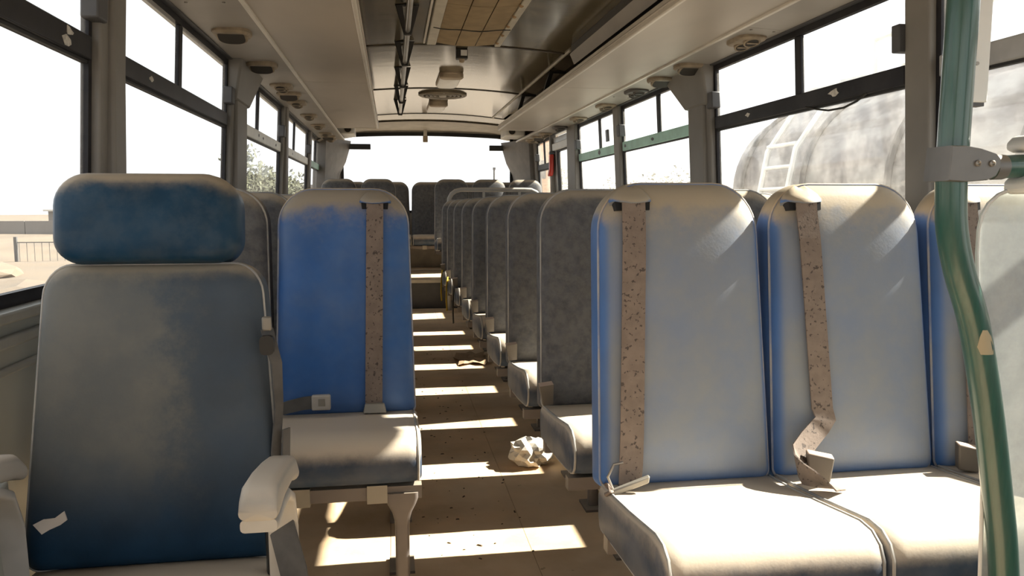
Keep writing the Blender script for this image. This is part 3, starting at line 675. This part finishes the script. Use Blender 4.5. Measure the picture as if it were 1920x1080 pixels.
# left blue seat: straight belt to a buckle at the foot of the back
sL = seats['L', 1, 1]; belt_slot(sL, 0.088, V_blue)
P = [lean((0.088, -0.031, 0.603))]+down(0.088, 0.077, 0.585, 0.03)
bl = strap(sL, P, [XV]*len(P), 0.047, M_web)
MB().hexa([lean((0.047, -0.034, 0.015)), lean((0.112, -0.034, 0.015)), lean((0.112, -0.048, 0.015)), lean((0.047, -0.048, 0.015))], [lean((0.053, -0.034, 0.043)), lean((0.106, -0.034, 0.043)), lean((0.106, -0.045, 0.043)), lean((0.053, -0.045, 0.043))]).build('buckle', M_clip, bl, bevel=0.003)
st = strap(sL, [(-0.19, -0.035, 0.462), (-0.15, -0.045, 0.475), (-0.11, -0.052, 0.485), (-0.085, -0.054, 0.487)], [(0, -0.2, 1), (0, -0.1, 1), (0, 0, 1), (0, 0, 1)], 0.036, M_webgr, 'lap_belt')
MB().box(-0.088, -0.038, -0.064, -0.046, 0.466, 0.508).build('buckle', M_bucklepale, st, bevel=0.004)
MB().box(-0.070, -0.052, -0.0655, -0.063, 0.478, 0.498).build('release_button', M_clip, st, bevel=0.001)
# right front seats
sA = seats['R', 0, 0]; belt_slot(sA, -0.113, V_pale)
P = [lean((-0.113, -0.031, 0.603))]+down(-0.113, -0.135, 0.585, 0.06)+[lean((-0.142, -0.045, 0.025)), (-0.152, -0.052, 0.452)]
bl = strap(sA, P, [XV]*(len(P)-2)+[(1, 0, 0.25), (1, 0, 0.4)], 0.050, M_web)
MB().hexa([(-0.186, -0.062, 0.437), (-0.112, -0.072, 0.466), (-0.112, -0.058, 0.466), (-0.186, -0.048, 0.437)], [(-0.190, -0.062, 0.449), (-0.110, -0.072, 0.481), (-0.110, -0.058, 0.481), (-0.190, -0.048, 0.449)]).build('tongue', M_clip, bl, bevel=0.003)
MB().tube([(-0.180, -0.05, 0.448), (-0.190, -0.045, 0.475), (-0.178, -0.045, 0.50), (-0.160, -0.05, 0.505)], 0.0028, 6).build('wire_guide', M_steel, bl, True)
MB().tube([(-0.195, -0.05, 0.44), (-0.188, -0.065, 0.452), (-0.196, -0.055, 0.462), (-0.185, -0.05, 0.45)], 0.005, 6).build('knot', M_web, bl, True)
sM = seats['R', 0, 1]; belt_slot(sM, -0.113, V_pale)
P = [lean((-0.113, -0.031, 0.603))]+down(-0.113, -0.098, 0.585, 0.16, 7)
n0 = len(P)
P += [lean((-0.094, -0.042, 0.138)), (-0.112, -0.030, 0.553), (-0.145, -0.045, 0.530), (-0.175, -0.062, 0.508), (-0.192, -0.085, 0.492), (-0.190, -0.108, 0.482), (-0.174, -0.128, 0.477), (-0.155, -0.148, 0.472), (-0.142, -0.165, 0.466)]
WV = [XV]*n0+[(1, 0.0, -0.2), (0.85, 0, -0.5), (0.68, -0.05, -0.7), (0.55, -0.1, -0.8), (0.25, 0.05, -0.95), (0.1, 0.2, -0.95), (0.3, 0.4, -0.8), (0.6, 0.5, -0.5), (0.75, 0.55, -0.2)]
strap(sM, P, WV, 0.048, M_web)
MB().hexa([(-0.165, -0.085, 0.455), (-0.125, -0.100, 0.455), (-0.115, -0.075, 0.455), (-0.155, -0.060, 0.455)], [(-0.172, -0.090, 0.518), (-0.122, -0.108, 0.510), (-0.110, -0.078, 0.510), (-0.160, -0.060, 0.518)]).build('buckle', M_buckle, sM, bevel=0.004)
sW = seats['R', 0, 2]; belt_slot(sW, -0.113, V_pale)
P = [lean((-0.113, -0.031, 0.603))]+down(-0.113, -0.118, 0.585, 0.02)
strap(sW, P, [XV]*len(P), 0.048, M_web)
MB().hexa([(-0.190, -0.060, 0.452), (-0.150, -0.075, 0.448), (-0.140, -0.050, 0.448), (-0.180, -0.035, 0.452)], [(-0.195, -0.062, 0.510), (-0.145, -0.080, 0.500), (-0.132, -0.050, 0.500), (-0.182, -0.032, 0.510)]).build('buckle', M_buckle, sW, bevel=0.004)
# yellow and dark belts dangling from the far aisle seats
for k in (6, 7, 8):
    r = seats['R', k, 0]
    strap(r, [(-0.196, -0.10, 0.47), (-0.205, -0.12, 0.40), (-0.207, -0.10, 0.28), (-0.200, -0.06, 0.20)], [(0.3, 1, 0)]*4, 0.04, M_yellow if k > 6 else M_webgr, 'dangling_belt')

# ---------------------------------------------------------------- the single seat with headrest and armrests
DS = thing('driver_seat', 'navy vinyl seat with separate headrest and pale armrests in the left foreground', 'seat', (-0.42, 1.375, 0))
LEAN_D = math.radians(8)
def dl(p):
    x, y, t = p; return (x, y*math.cos(LEAN_D)+t*math.sin(LEAN_D), 0.39+t*math.cos(LEAN_D)-y*math.sin(LEAN_D))
def dback(w, h, w2):
    P = []
    for x, z in rrect(w, h, 0.055, 7, 0, h/2, 0.03): P.append((x*(1-(1-w2/w)*(z/h)), z))
    return P
Pd = dback(0.442, 0.535, 0.368)
MB().loft([[dl((x*k, y, 0.2675+(z-0.2675)*(1-(1-k)*0.8))) for x, z in Pd] for y, k in ((0.085, 0.86), (0.08, 0.95), (0.065, 1.0), (0.025, 1.0), (0.010, 0.985), (0.0, 0.955), (-0.008, 0.90), (-0.014, 0.78), (-0.018, 0.55), (-0.02, 0.3))]).build('backrest', V_drv, DS, True, 60)
MB().tube([dl((x*0.985, 0.011, 0.2675+(z-0.2675)*0.988)) for x, z in Pd], 0.0028, 6, closed=True).build('piping', V_pipe, DS, True)
Ph = rrect(0.312, 0.160, 0.058, 8, 0, 0.0825, 0.045)
hrz = 0.530
MB().loft([[dl((x*k-0.008, y-0.012, hrz+0.0825+(z-0.0825)*(1-(1-k)*0.75))) for x, z in Ph] for y, k in ((0.085, 0.78), (0.08, 0.92), (0.062, 1.0), (0.02, 1.0), (0.0, 0.975), (-0.013, 0.92), (-0.022, 0.82), (-0.027, 0.6), (-0.029, 0.3))]).build('headrest', V_head, DS, True, 60)
for x in (-0.06, 0.06): MB().tube([dl((x, 0.03, 0.49)), dl((x, 0.03, 0.56))], 0.007, 8).build('headrest_post', M_steel, DS, True)
Pc = [(0.03, 0.29), (0.04, 0.36), (0.02, 0.392), (-0.1, 0.399), (-0.3, 0.412), (-0.41, 0.407), (-0.45, 0.38), (-0.455, 0.34), (-0.43, 0.30)]
MB().loft([[(x, -0.2+(y+0.2)*(1-(1-k)*0.4), 0.36+(z-0.36)*k) for y, z in Pc] for x, k in ((-0.205, 0.8), (-0.198, 0.93), (-0.17, 1.0), (0, 1.03), (0.17, 1.0), (0.198, 0.93), (0.205, 0.8))]).build('cushion', V_cush, DS, True, 60)
MB().box(-0.16, 0.16, -0.38, 0.0, 0.0, 0.30).build('pedestal', M_frame, DS, bevel=0.02)
def armrest(sx):
    # upholstered arm with a shell under it, hinged beside the back
    xa, xb = (0.212, 0.262) if sx > 0 else (-0.226, -0.180)
    dy = 0.0 if sx > 0 else 0.072
    up, dn = [], []
    a = MB(); rings = []
    W_ = xb-xa; cx_ = (xa+xb)/2
    for y, zt, zb in ((-0.345, 0.622, 0.604), (-0.337, 0.640, 0.596), (-0.32, 0.648, 0.594), (-0.26, 0.644, 0.598), (-0.18, 0.632, 0.590), (-0.13, 0.622, 0.580), (-0.105, 0.600, 0.570)):
        rings.append([(cx_+px*1.0, y+dy, (zt+zb)/2+pz) for px, pz in rrect(W_, zt-zb, min(0.014, (zt-zb)/2.2), 4)])
    ar = a.loft(rings).build('armrest', M_arm, DS, True, 50)
    MB().loft([[(cx_+px, y+dy, z+pz) for px, pz in rrect(W_*0.96, 0.018, 0.006, 3)] for y, z in ((-0.342, 0.594), (-0.32, 0.587), (-0.26, 0.591), (-0.20, 0.585), (-0.15, 0.560), (-0.125, 0.50), (-0.12, 0.40), (-0.13, 0.31))]).build('arm_shell', M_shell, ar, True, 50)
armrest(1); armrest(-1)
MB().hexa([(-0.235, -0.40, 0.05), (-0.205, -0.40, 0.05), (-0.205, 0.02, 0.05), (-0.235, 0.02, 0.05)], [(-0.245, -0.28, 0.50), (-0.235, -0.28, 0.50), (-0.225, 0.0, 0.56), (-0.24, 0.0, 0.56)]).build('side_plate', M_wall, DS, bevel=0.01)
MB().prism([(-0.38, 0.05), (0.05, 0.05), (0.05, 0.33), (-0.38, 0.30)], 'x', 0.208, 0.235).build('side_plate', M_latch, DS, bevel=0.01)
wb = strap(DS, [(0.195, 0.045, 0.80), (0.203, 0.03, 0.775), (0.212, 0.03, 0.74), (0.213, 0.035, 0.66), (0.206, 0.03, 0.58), (0.206, 0.02, 0.50), (0.21, 0.0, 0.42)], [(0.9, 0.4, 0.1), (0.8, 0.5, 0.1), (0.7, 0.7, 0), (0.5, 0.9, 0), (0.6, 0.8, 0), (0.3, 1, 0), (0.2, 1, 0)], 0.022, M_webgr, 'belt')
MB().loft([[(0.198+px, 0.015+0.0*q, 0.775+pz) for px, pz in rrect(0.024, 0.034, 0.008, 3)] for q in (0,)]+[[(0.198+px, 0.027, 0.775+pz) for px, pz in rrect(0.024, 0.034, 0.008, 3)]]).build('belt_guide', M_brkblk, wb, True)
MB().box(0.190, 0.206, 0.020, 0.032, 0.80, 0.825).build('belt_anchor', M_clip, wb, bevel=0.003)
strap(DS, [(0.225, 0.03, 0.62), (0.222, 0.03, 0.54), (0.217, 0.03, 0.46), (0.215, 0.02, 0.38)], [(0.6, 0.8, 0)]*4, 0.018, M_webgr, 'belt')
strap(DS, [(0.222, -0.10, 0.555), (0.236, -0.13, 0.50), (0.256, -0.16, 0.44), (0.268, -0.19, 0.37), (0.262, -0.21, 0.28), (0.25, -0.2, 0.2)], [(0.9, -0.2, 0.4), (0.85, -0.3, 0.5), (0.85, -0.3, 0.4), (0.9, -0.3, 0.2), (1, 0, 0), (1, 0, 0)], 0.048, M_webgr, 'lap_belt')
MB().tube([(0.205, -0.05, 0.52), (0.208, -0.055, 0.42), (0.206, -0.05, 0.30)], 0.011, 8).build('recline_strut', M_brkblk, DS, True)
# torn paper stuck low on the back
pts = [(-0.190, 0.090), (-0.174, 0.098), (-0.156, 0.099), (-0.141, 0.110), (-0.136, 0.095), (-0.147, 0.087), (-0.164, 0.080), (-0.176, 0.073)]
MB().loft([[dl((x, y, t)) for x, t in pts] for y in (-0.0165, -0.0195)]).build('torn_paper', M_paper, DS)

# ---------------------------------------------------------------- green pole, clamp and hazy partition
PY = 1.0
po = thing('stanchion_pole', 'bent green painted pole with grey clamp in the right foreground', 'pole', (0.787, PY, 0))
path = [(0.012, 0, 1.93), (0.002, 0, 1.40), (-0.002, 0, 1.10), (-0.001, 0, 1.04), (0.004, 0, 0.985), (0.020, 0, 0.925), (0.048, 0, 0.850), (0.078, 0, 0.730), (0.104, 0, 0.600), (0.122, 0, 0.500), (0.132, 0, 0.40), (0.135, 0, 0.25), (0.135, 0, 0.004)]
sm = []
for i in range(len(path)-1):
    a, b = Vector(path[i]), Vector(path[i+1])
    p0, p3 = Vector(path[max(i-1, 0)]), Vector(path[min(i+2, len(path)-1)])
    for k in range(4):
        t = k/4; sm.append(0.5*((2*a)+(b-p0)*t+(2*p0-5*a+4*b-p3)*t*t+(3*a-p0-3*b+p3)*t**3))
sm.append(Vector(path[-1]))
pb = MB().tube(sm, 0.0208, 20).build('pole', M_green, po, True)
# worn patch on the bend
ang = [-2.2, -1.9, -1.6, -1.3, -1.0]
MB().loft([[(cx_+0.0214*math.cos(t), 0.0214*math.sin(t), z) for t in ang]+[(cx_+0.0200*math.cos(t), 0.0200*math.sin(t), z) for t in ang[::-1]] for cx_, z, ang in ((0.0500, 0.842, (-1.75, -1.68, -1.6, -1.5, -1.4)), (0.0525, 0.832, (-2.0, -1.8, -1.6, -1.3, -1.1)), (0.056, 0.817, (-2.25, -1.9, -1.6, -1.3, -0.95)), (0.0585, 0.806, (-2.1, -1.9, -1.6, -1.4, -1.15)))]).build('worn_patch', M_chip, pb, True)
cl = MB().loft([[(x*k*0.80+0.014, y*0.9, z*k*0.86+1.078) for x, z in [(-0.052, -0.028), (-0.02, -0.030), (0.025, -0.027), (0.042, -0.020), (0.050, -0.006), (0.049, 0.008), (0.040, 0.016), (0.010, 0.024), (-0.02, 0.028), (-0.048, 0.028)]] for y, k in ((-0.030, 0.95), (-0.027, 1.0), (0.027, 1.0), (0.030, 0.95))]).build('clamp', M_clamp, po, True, 40)
for x in (0.016, 0.038): 
    c_ = MB().lathe([(0.001, -0.0315), (0.0026, -0.0335), (0.0046, -0.0325), (0.0046, -0.029)], 'y', (x, 0.003, 1.078), 14).build('screw', M_screw, cl, True, 40)
MB().tube([(0.055, 0, 1.074), (0.16, 0, 1.078), (0.42, 0, 1.086)], 0.0165, 16).build('cross_tube', M_green, po, True)
MB().tube([(0.060, 0, 1.074), (0.078, 0, 1.0745)], 0.0178, 16).build('tube_collar', M_clamp, po, True)
pt = thing('partition_panel', 'hazy clear partition sheet with rounded corner right of the green pole', 'partition', (0.84, PY+0.012, 0.0))
x_l = [(0.052, 0.30), (0.040, 0.60), (0.024, 0.76), (0.012, 0.88), (0.006, 0.95)]
corner = [(0.006+0.056*(1-math.cos(a)), 0.985+0.058*math.sin(a)) for a in [math.radians(t) for t in (0, 20, 40, 60, 78, 90)]]
top = [(0.20, 1.047), (0.36, 1.053)]; right = [(0.36, 0.30)]
PP = x_l+corner+top+right
MB().prism(PP, 'y', 0.0, 0.005).build('sheet', M_part, pt)
MB().tube([(x, 0.0025, z) for x, z in x_l+corner+top], 0.0030, 8).build('edge_seal', M_white, pt, True)
for i, (z0, z1) in enumerate(((1.096, 1.118), (1.036, 1.062))):
    w_ = thing('glazing_clamp', 'white plastic glazing clamp %s the green cross tube' % ('above' if i == 0 else 'below'), 'clamp', (0.886, PY-0.005, z0), 0, 'white clamps holding the partition')
    MB().prism([(0.0, 0.004), (0.010, 0.0), (0.12, 0.002), (0.12, z1-z0+0.004), (0.010, z1-z0+0.002), (0.0, z1-z0-0.008)], 'y', -0.026, 0.026).build('clamp_body', M_white, w_, bevel=0.004)
    MB().box(0.002, 0.012, -0.028, -0.02, 0.003, 0.012).build('clamp_tab', M_clamp, w_)
ch = thing('door_channel', 'white metal channel hanging beside the green pole top', 'channel', (0.958, 1.2, 1.192))
MB().box(0.0, 0.034, -0.012, 0.012, 0.0, 0.74).build('channel', M_white, ch, bevel=0.003)
MB().box(0.007, 0.030, -0.009, 0.009, -0.006, 0.0).build('end_plug', M_latch, ch)
MB().lathe([(0.001, -0.0145), (0.0032, -0.0145), (0.0032, -0.011)], 'y', (0.009, 0, 0.063), 10).build('screw', M_screw, ch)

# guard rail in front of the platform
gr = thing('guard_rail', 'beige tubular guard rail before the raised right rear seats', 'guard rail', (0.98, 7.50, 0.0))
P = [(-0.44, 0, 0.0), (-0.44, 0, 1.02)]+[(-0.44+0.12*(1-math.cos(t)), 0, 1.05+0.12*math.sin(t)) for t in (0.3, 0.7, 1.1, 1.57)]+[(0.30, 0, 1.17)]+[(0.34+0.13*math.sin(t), 0, 1.04+0.13*math.cos(t)) for t in (0.2, 0.6, 1.0, 1.5)]+[(0.47, 0, 0.9), (0.47, 0, 0.0)]
MB().tube(P, 0.021, 12).build('rail', M_arm, gr, True)
for x in (-0.10, 0.25): MB().tube([(x, 0, 0.6), (x, 0, 1.17)], 0.012, 10).build('upright', M_arm, gr, True)
MB().tube([(-0.44, 0, 0.6), (0.47, 0, 0.6)], 0.012, 10).build('cross_bar', M_arm, gr, True)

# ---------------------------------------------------------------- litter on the floor
def crumple(name, mat, c, r, sq, seed, label, cat, sub=3):
    bm = bmesh.new(); bmesh.ops.create_icosphere(bm, subdivisions=sub, radius=1.0)
    for v in bm.verts:
        d = v.co.normalized(); q = d*2.3+Vector((seed, 0, 0))
        k = 0.78+0.34*mnoise.noise(q)+0.20*abs(mnoise.noise(q*2.7))-0.22*abs(mnoise.noise(q*4.1))
        v.co = Vector((d.x*r[0]*k, d.y*r[1]*k, max(-0.6*r[2], d.z*r[2]*k)))
    me = bpy.data.meshes.new(name); bm.to_mesh(me); bm.free(); me.materials.append(mat)
    zmin = min(v.co.z for v in me.vertices); o = put(name, me, None, (c[0], c[1], c[2]-zmin)); tag(o, label, cat); return o
crumple('plastic_bag', M_bag, (0.525, 2.93, 0.0), (0.10, 0.10, 0.075), 1, 3.1, 'crumpled pale plastic bag on the floor by the right seats', 'plastic bag')
mb = MB(); g = []
for j in range(5):
    for i in range(7): g.append((0.40+0.20*i/6+0.02*math.sin(j*2.1), 4.86+0.36*j/4-0.03*math.sin(i*1.7), 0.004+0.018*abs(math.sin(i*1.3+j))))
F_ = [(j*7+i, j*7+i+1, j*7+i+8, j*7+i+7) for j in range(4) for i in range(6)]
V_ = g+[(x, y, max(0.0005, z-0.003)) for x, y, z in g]; o = 35
F_ += [(o+a, o+d, o+c, o+b) for a, b, c, d in F_]
cd = mb.add(V_, F_).build('cardboard_scrap', M_card, None, True, 20); tag(cd, 'crushed brown cardboard scrap lying in the aisle by the right seats', 'cardboard')
mb = MB()
for k in range(110):
    x = random.uniform(0.075, 0.405); y = random.uniform(2.0, 5.5)**1.0; r = random.uniform(0.001, 0.0032)
    a = random.uniform(0, 3.14); l = r*random.uniform(1, 3.2); dx, dy = math.cos(a), math.sin(a)
    mb.hexa([(x-dx*l-dy*r, y-dy*l+dx*r, 0), (x+dx*l-dy*r, y+dy*l+dx*r, 0), (x+dx*l+dy*r, y+dy*l-dx*r, 0), (x-dx*l+dy*r, y-dy*l-dx*r, 0)], [(x-dx*l*.6-dy*r*.5, y-dy*l*.6+dx*r*.5, r), (x+dx*l*.6-dy*r*.5, y+dy*l*.6+dx*r*.5, r), (x+dx*l*.6+dy*r*.5, y+dy*l*.6-dx*r*.5, r), (x-dx*l*.6+dy*r*.5, y-dy*l*.6-dx*r*.5, r)])
tag(mb.build('floor_dirt', M_dirt), 'dark crumbs of dirt scattered over the aisle floor', 'dirt', None, 'stuff')

# ---------------------------------------------------------------- front end behind the camera (open windscreen)
mb = MB(); mb.box(-0.86, 1.70, YF-0.06, YF, -0.1, 0.92); mb.box(-0.86, 1.70, YF-0.06, YF, 1.72, 2.05); mb.box(-0.86, -0.66, YF-0.06, YF, 0.92, 1.72); mb.box(1.50, 1.70, YF-0.06, YF, 0.92, 1.72)
struct(mb.build('wall_front', M_roof), 'front end of the bus around the windscreen')

# ---------------------------------------------------------------- outside
ZG = -1.0
g = MB(); n = 24; V_ = []
for j in range(n+1):
    for i in range(n+1):
        x = -120+240*i/n; y = -80+260*j/n; V_.append((x, y, ZG+0.25*mnoise.noise(Vector((x*0.05, y*0.05, 0)))*(1 if math.hypot(x, y-4) > 14 else 0)))
gr_ = g.add(V_, [(j*(n+1)+i, j*(n+1)+i+1, (j+1)*(n+1)+i+1, (j+1)*(n+1)+i) for j in range(n) for i in range(n)]).build('ground', M_sand, None, True)
tag(gr_, 'pale sandy yard outside the bus', None, None, 'structure')
# mesh fence and low wall beyond the left windows
fe = thing('mesh_fence', 'grey post and mesh fence standing in the sand beyond the left window', 'fence', (-13.3, 30, ZG-0.1))
for k in range(5): MB().box(k*3.4-0.05, k*3.4+0.05, -0.05, 0.05, 0, 0.85 if k else 1.0).build('post', M_fence, fe)
for z in (0.10, 0.80): MB().box(0, 13.6, -0.02, 0.02, z-(0.06 if z < 0.3 else 0.015), z+0.02).build('fence_rail', M_fence, fe)
for k in range(54): MB().box(0.25*k+0.1, 0.25*k+0.115, -0.006, 0.006, 0.1, 0.8).build('picket', M_fence, fe)
lw_ = thing('boundary_wall', 'low grey concrete boundary wall far behind the mesh fence', 'wall', (-45, 58, ZG))
for k in range(12): MB().box(k*5.0, k*5.0+4.95, -0.1, 0.1, -0.3, 0.95).build('wall_panel', M_concrete, lw_)
sh = thing('distant_shed', 'flat grey shed beyond the boundary wall at far left', 'building', (-30, 74, ZG))
MB().box(0, 16, 0, 6, -0.3, 1.5).build('shed_wall', M_concrete, sh); MB().box(-0.3, 16.3, -0.3, 6.3, 1.5, 1.65).build('shed_roof', M_cab, sh); MB().box(1.0, 3.0, -0.05, 0, 0.5, 0.9).build('shed_window', M_truck, sh)
for i, (x, y, s_) in enumerate(((-7.6, 17.5, 1.0), (-11.5, 23.5, 0.9))):
    o = crumple('sand_heap', M_sand, (x, y, ZG-0.05), (1.6*s_, 2.2*s_, 0.35*s_), 1, 5.0+i, 'low heap of pale sand outside the left window, %s one' % ('nearer' if i == 0 else 'farther'), 'sand heap', 2)
def tree(name, loc, h, rad, n, label, seed, squash=0.8):
    rg = random.Random(seed); t = thing(name, label, 'tree', loc)
    MB().tube([(0, 0, 0), (0.05, 0, h*0.35), (-0.04, 0.05, h*0.7)], [0.09, 0.07, 0.03], 8).build('trunk', M_bark, t, True)
    mb = MB(); cen = [(rg.gauss(0, rad*0.45), rg.gauss(0, rad*0.45), h*0.62+rg.gauss(0, h*0.16), rg.uniform(0.35, 0.6)*rad) for _ in range(16)]
    for k in range(n):
        c = rg.choice(cen); d = Vector((rg.gauss(0, 1), rg.gauss(0, 1), rg.gauss(0, 1))).normalized()*c[3]*rg.random()**0.4
        p = Vector((c[0], c[1], c[2]))+d*Vector((1, 1, squash)).length/1.6; q = rg.uniform(0.05, 0.12)
        u = Vector((rg.gauss(0, 1), rg.gauss(0, 1), rg.gauss(0, 1))).normalized(); v = u.orthogonal().normalized()
        p.z = max(0.05, p.z)
        mb.add([p-u*q, p+v*q*0.5, p+u*q, p-v*q*0.5], [(0, 1, 2, 3)])
    mb.build('foliage', M_leaf, t)
tree('roadside_tree', (-4.7, 29, ZG), 3.6, 1.3, 5000, 'dusty green bush seen through the third left window', 11)
tree('roadside_tree', (-5.4, 36, ZG), 3.3, 1.2, 4000, 'dusty green bush left of another bush beyond the left windows', 12)
bw = thing('yard_wall', 'pale block wall beyond the far left windows', 'wall', (-6.2, 46, ZG))
for k in range(4): MB().box(k*1.5, k*1.5+1.49, 0, 0.2, 0, 3.2).build('wall_panel', M_concrete, bw)
for i, (x, y, h) in enumerate(((11.5, 38, 3.2), (15.0, 40, 3.6), (9.6, 44, 3.0))):
    tree('roadside_tree', (x, y, ZG), h, 1.5, 1600, 'sparse pale tree beyond the right windows, %s from the left' % ['second', 'third', 'first'][i], 20+i)
pb_ = thing('peach_building', 'peach rendered building beyond the rear right window', 'building', (6.35, 34, ZG))
MB().box(0, 0.95, 0, 8, 2.4, 6).build('upper_wall', M_peach, pb_); MB().box(0.05, 0.9, 0.3, 7.5, 0, 2.4).build('lower_wall', M_concrete, pb_)
for k in range(2): MB().box(0.15+k*0.4, 0.40+k*0.4, -0.05, 0.0, 3.2, 4.0).build('window', M_truck, pb_)
lp = thing('yard_post', 'thin grey post standing behind the rear window', 'post', (2.75, 21, ZG))
MB().tube([(0, 0, 0), (0, 0, 3.0)], 0.028, 8).build('post', M_fence, lp, True); MB().box(-0.035, 0.035, -0.035, 0.035, 2.98, 3.04).build('post_cap', M_fence, lp)
# tanker lorry parked on the right
tk = thing('tanker_truck', 'weathered tanker truck with white ladder parked outside the right window', 'truck', (5.2, -2.1, ZG))
R_ = 1.0; zc_ = 2.20
MB().lathe([(0.05, 11.75), (0.55, 11.70), (0.85, 11.55), (0.97, 11.35), (R_, 11.1), (R_, 4.2), (0.9, 3.9), (0.05, 3.8)], 'y', (0, 0, zc_), 40).build('tank', M_tank, tk, True, 50)
for y in (11.0, 9.6, 8.2, 6.8, 5.4, 4.3): MB().tube([((R_+0.012)*math.cos(t), y, zc_+(R_+0.012)*math.sin(t)) for t in [2*math.pi*k/40 for k in range(40)]], 0.035, 6, closed=True).build('tank_band', M_truck, tk, True)
MB().box(-0.45, 0.45, 3.5, 12.0, 0.75, 1.15).build('chassis', M_truck, tk)
MB().box(-0.35, 0.35, 4.6, 10.8, zc_+R_-0.02, zc_+R_+0.06).build('walkway', M_cab, tk)
for y in (6.0, 9.0): MB().lathe([(0.28, zc_+R_), (0.28, zc_+R_+0.14), (0.32, zc_+R_+0.14), (0.32, zc_+R_+0.18)], 'z', (0, y, 0), 20).build('manhole', M_cab, tk, True, 40)
for y in (4.6, 9.4, 10.7):
    for sx in (-1, 1):
        w_ = MB().lathe([(0.2, -0.14), (0.50, -0.14), (0.52, -0.10), (0.52, 0.10), (0.50, 0.14), (0.2, 0.14)], 'x', (sx*0.95, y, 0.52), 26).build('wheel', M_rubber, tk, True, 40)
        MB().lathe([(0.02, -0.15), (0.22, -0.146), (0.26, 0.146), (0.02, 0.15)], 'x', (sx*0.95, y, 0.52), 18).build('hub', M_cab, w_, True, 40)
cb = MB().prism([(1.2, 0.6), (3.4, 0.6), (3.4, 2.9), (1.9, 2.9), (1.35, 1.9), (1.2, 1.8)], 'x', -1.05, 1.05).build('cab', M_cab, tk, bevel=0.05)
MB().box(-1.07, -1.05, 2.0, 3.0, 1.9, 2.6).build('cab_window', M_truck, cb)
ld = bpy.data.objects.new('ladder', None); COL.objects.link(ld); ld.parent = tk
for y in (9.55, 10.15): MB().tube([(-1.25, y+0.35, 0.9), (-1.12, y, 2.6), (-0.75, y-0.15, 3.25), (-0.3, y-0.15, 3.35)], 0.035, 8).build('ladder_rail', M_white, ld, True)
for k in range(8):
    f = k/7; z = 1.05+f*1.6; x = -1.24+0.12*f; dy = 0.32*(1-f); MB().tube([(x, 9.55+dy, z), (x, 10.15+dy, z)], 0.022, 8).build('rung', M_white, ld, True)
MB().tube([(-0.45, 4.6, zc_+R_+0.05), (-0.45, 4.6, zc_+R_+0.45), (-0.45, 9.3, zc_+R_+0.45), (-0.45, 9.3, zc_+R_+0.05)], 0.025, 8).build('top_rail', M_white, tk, True)
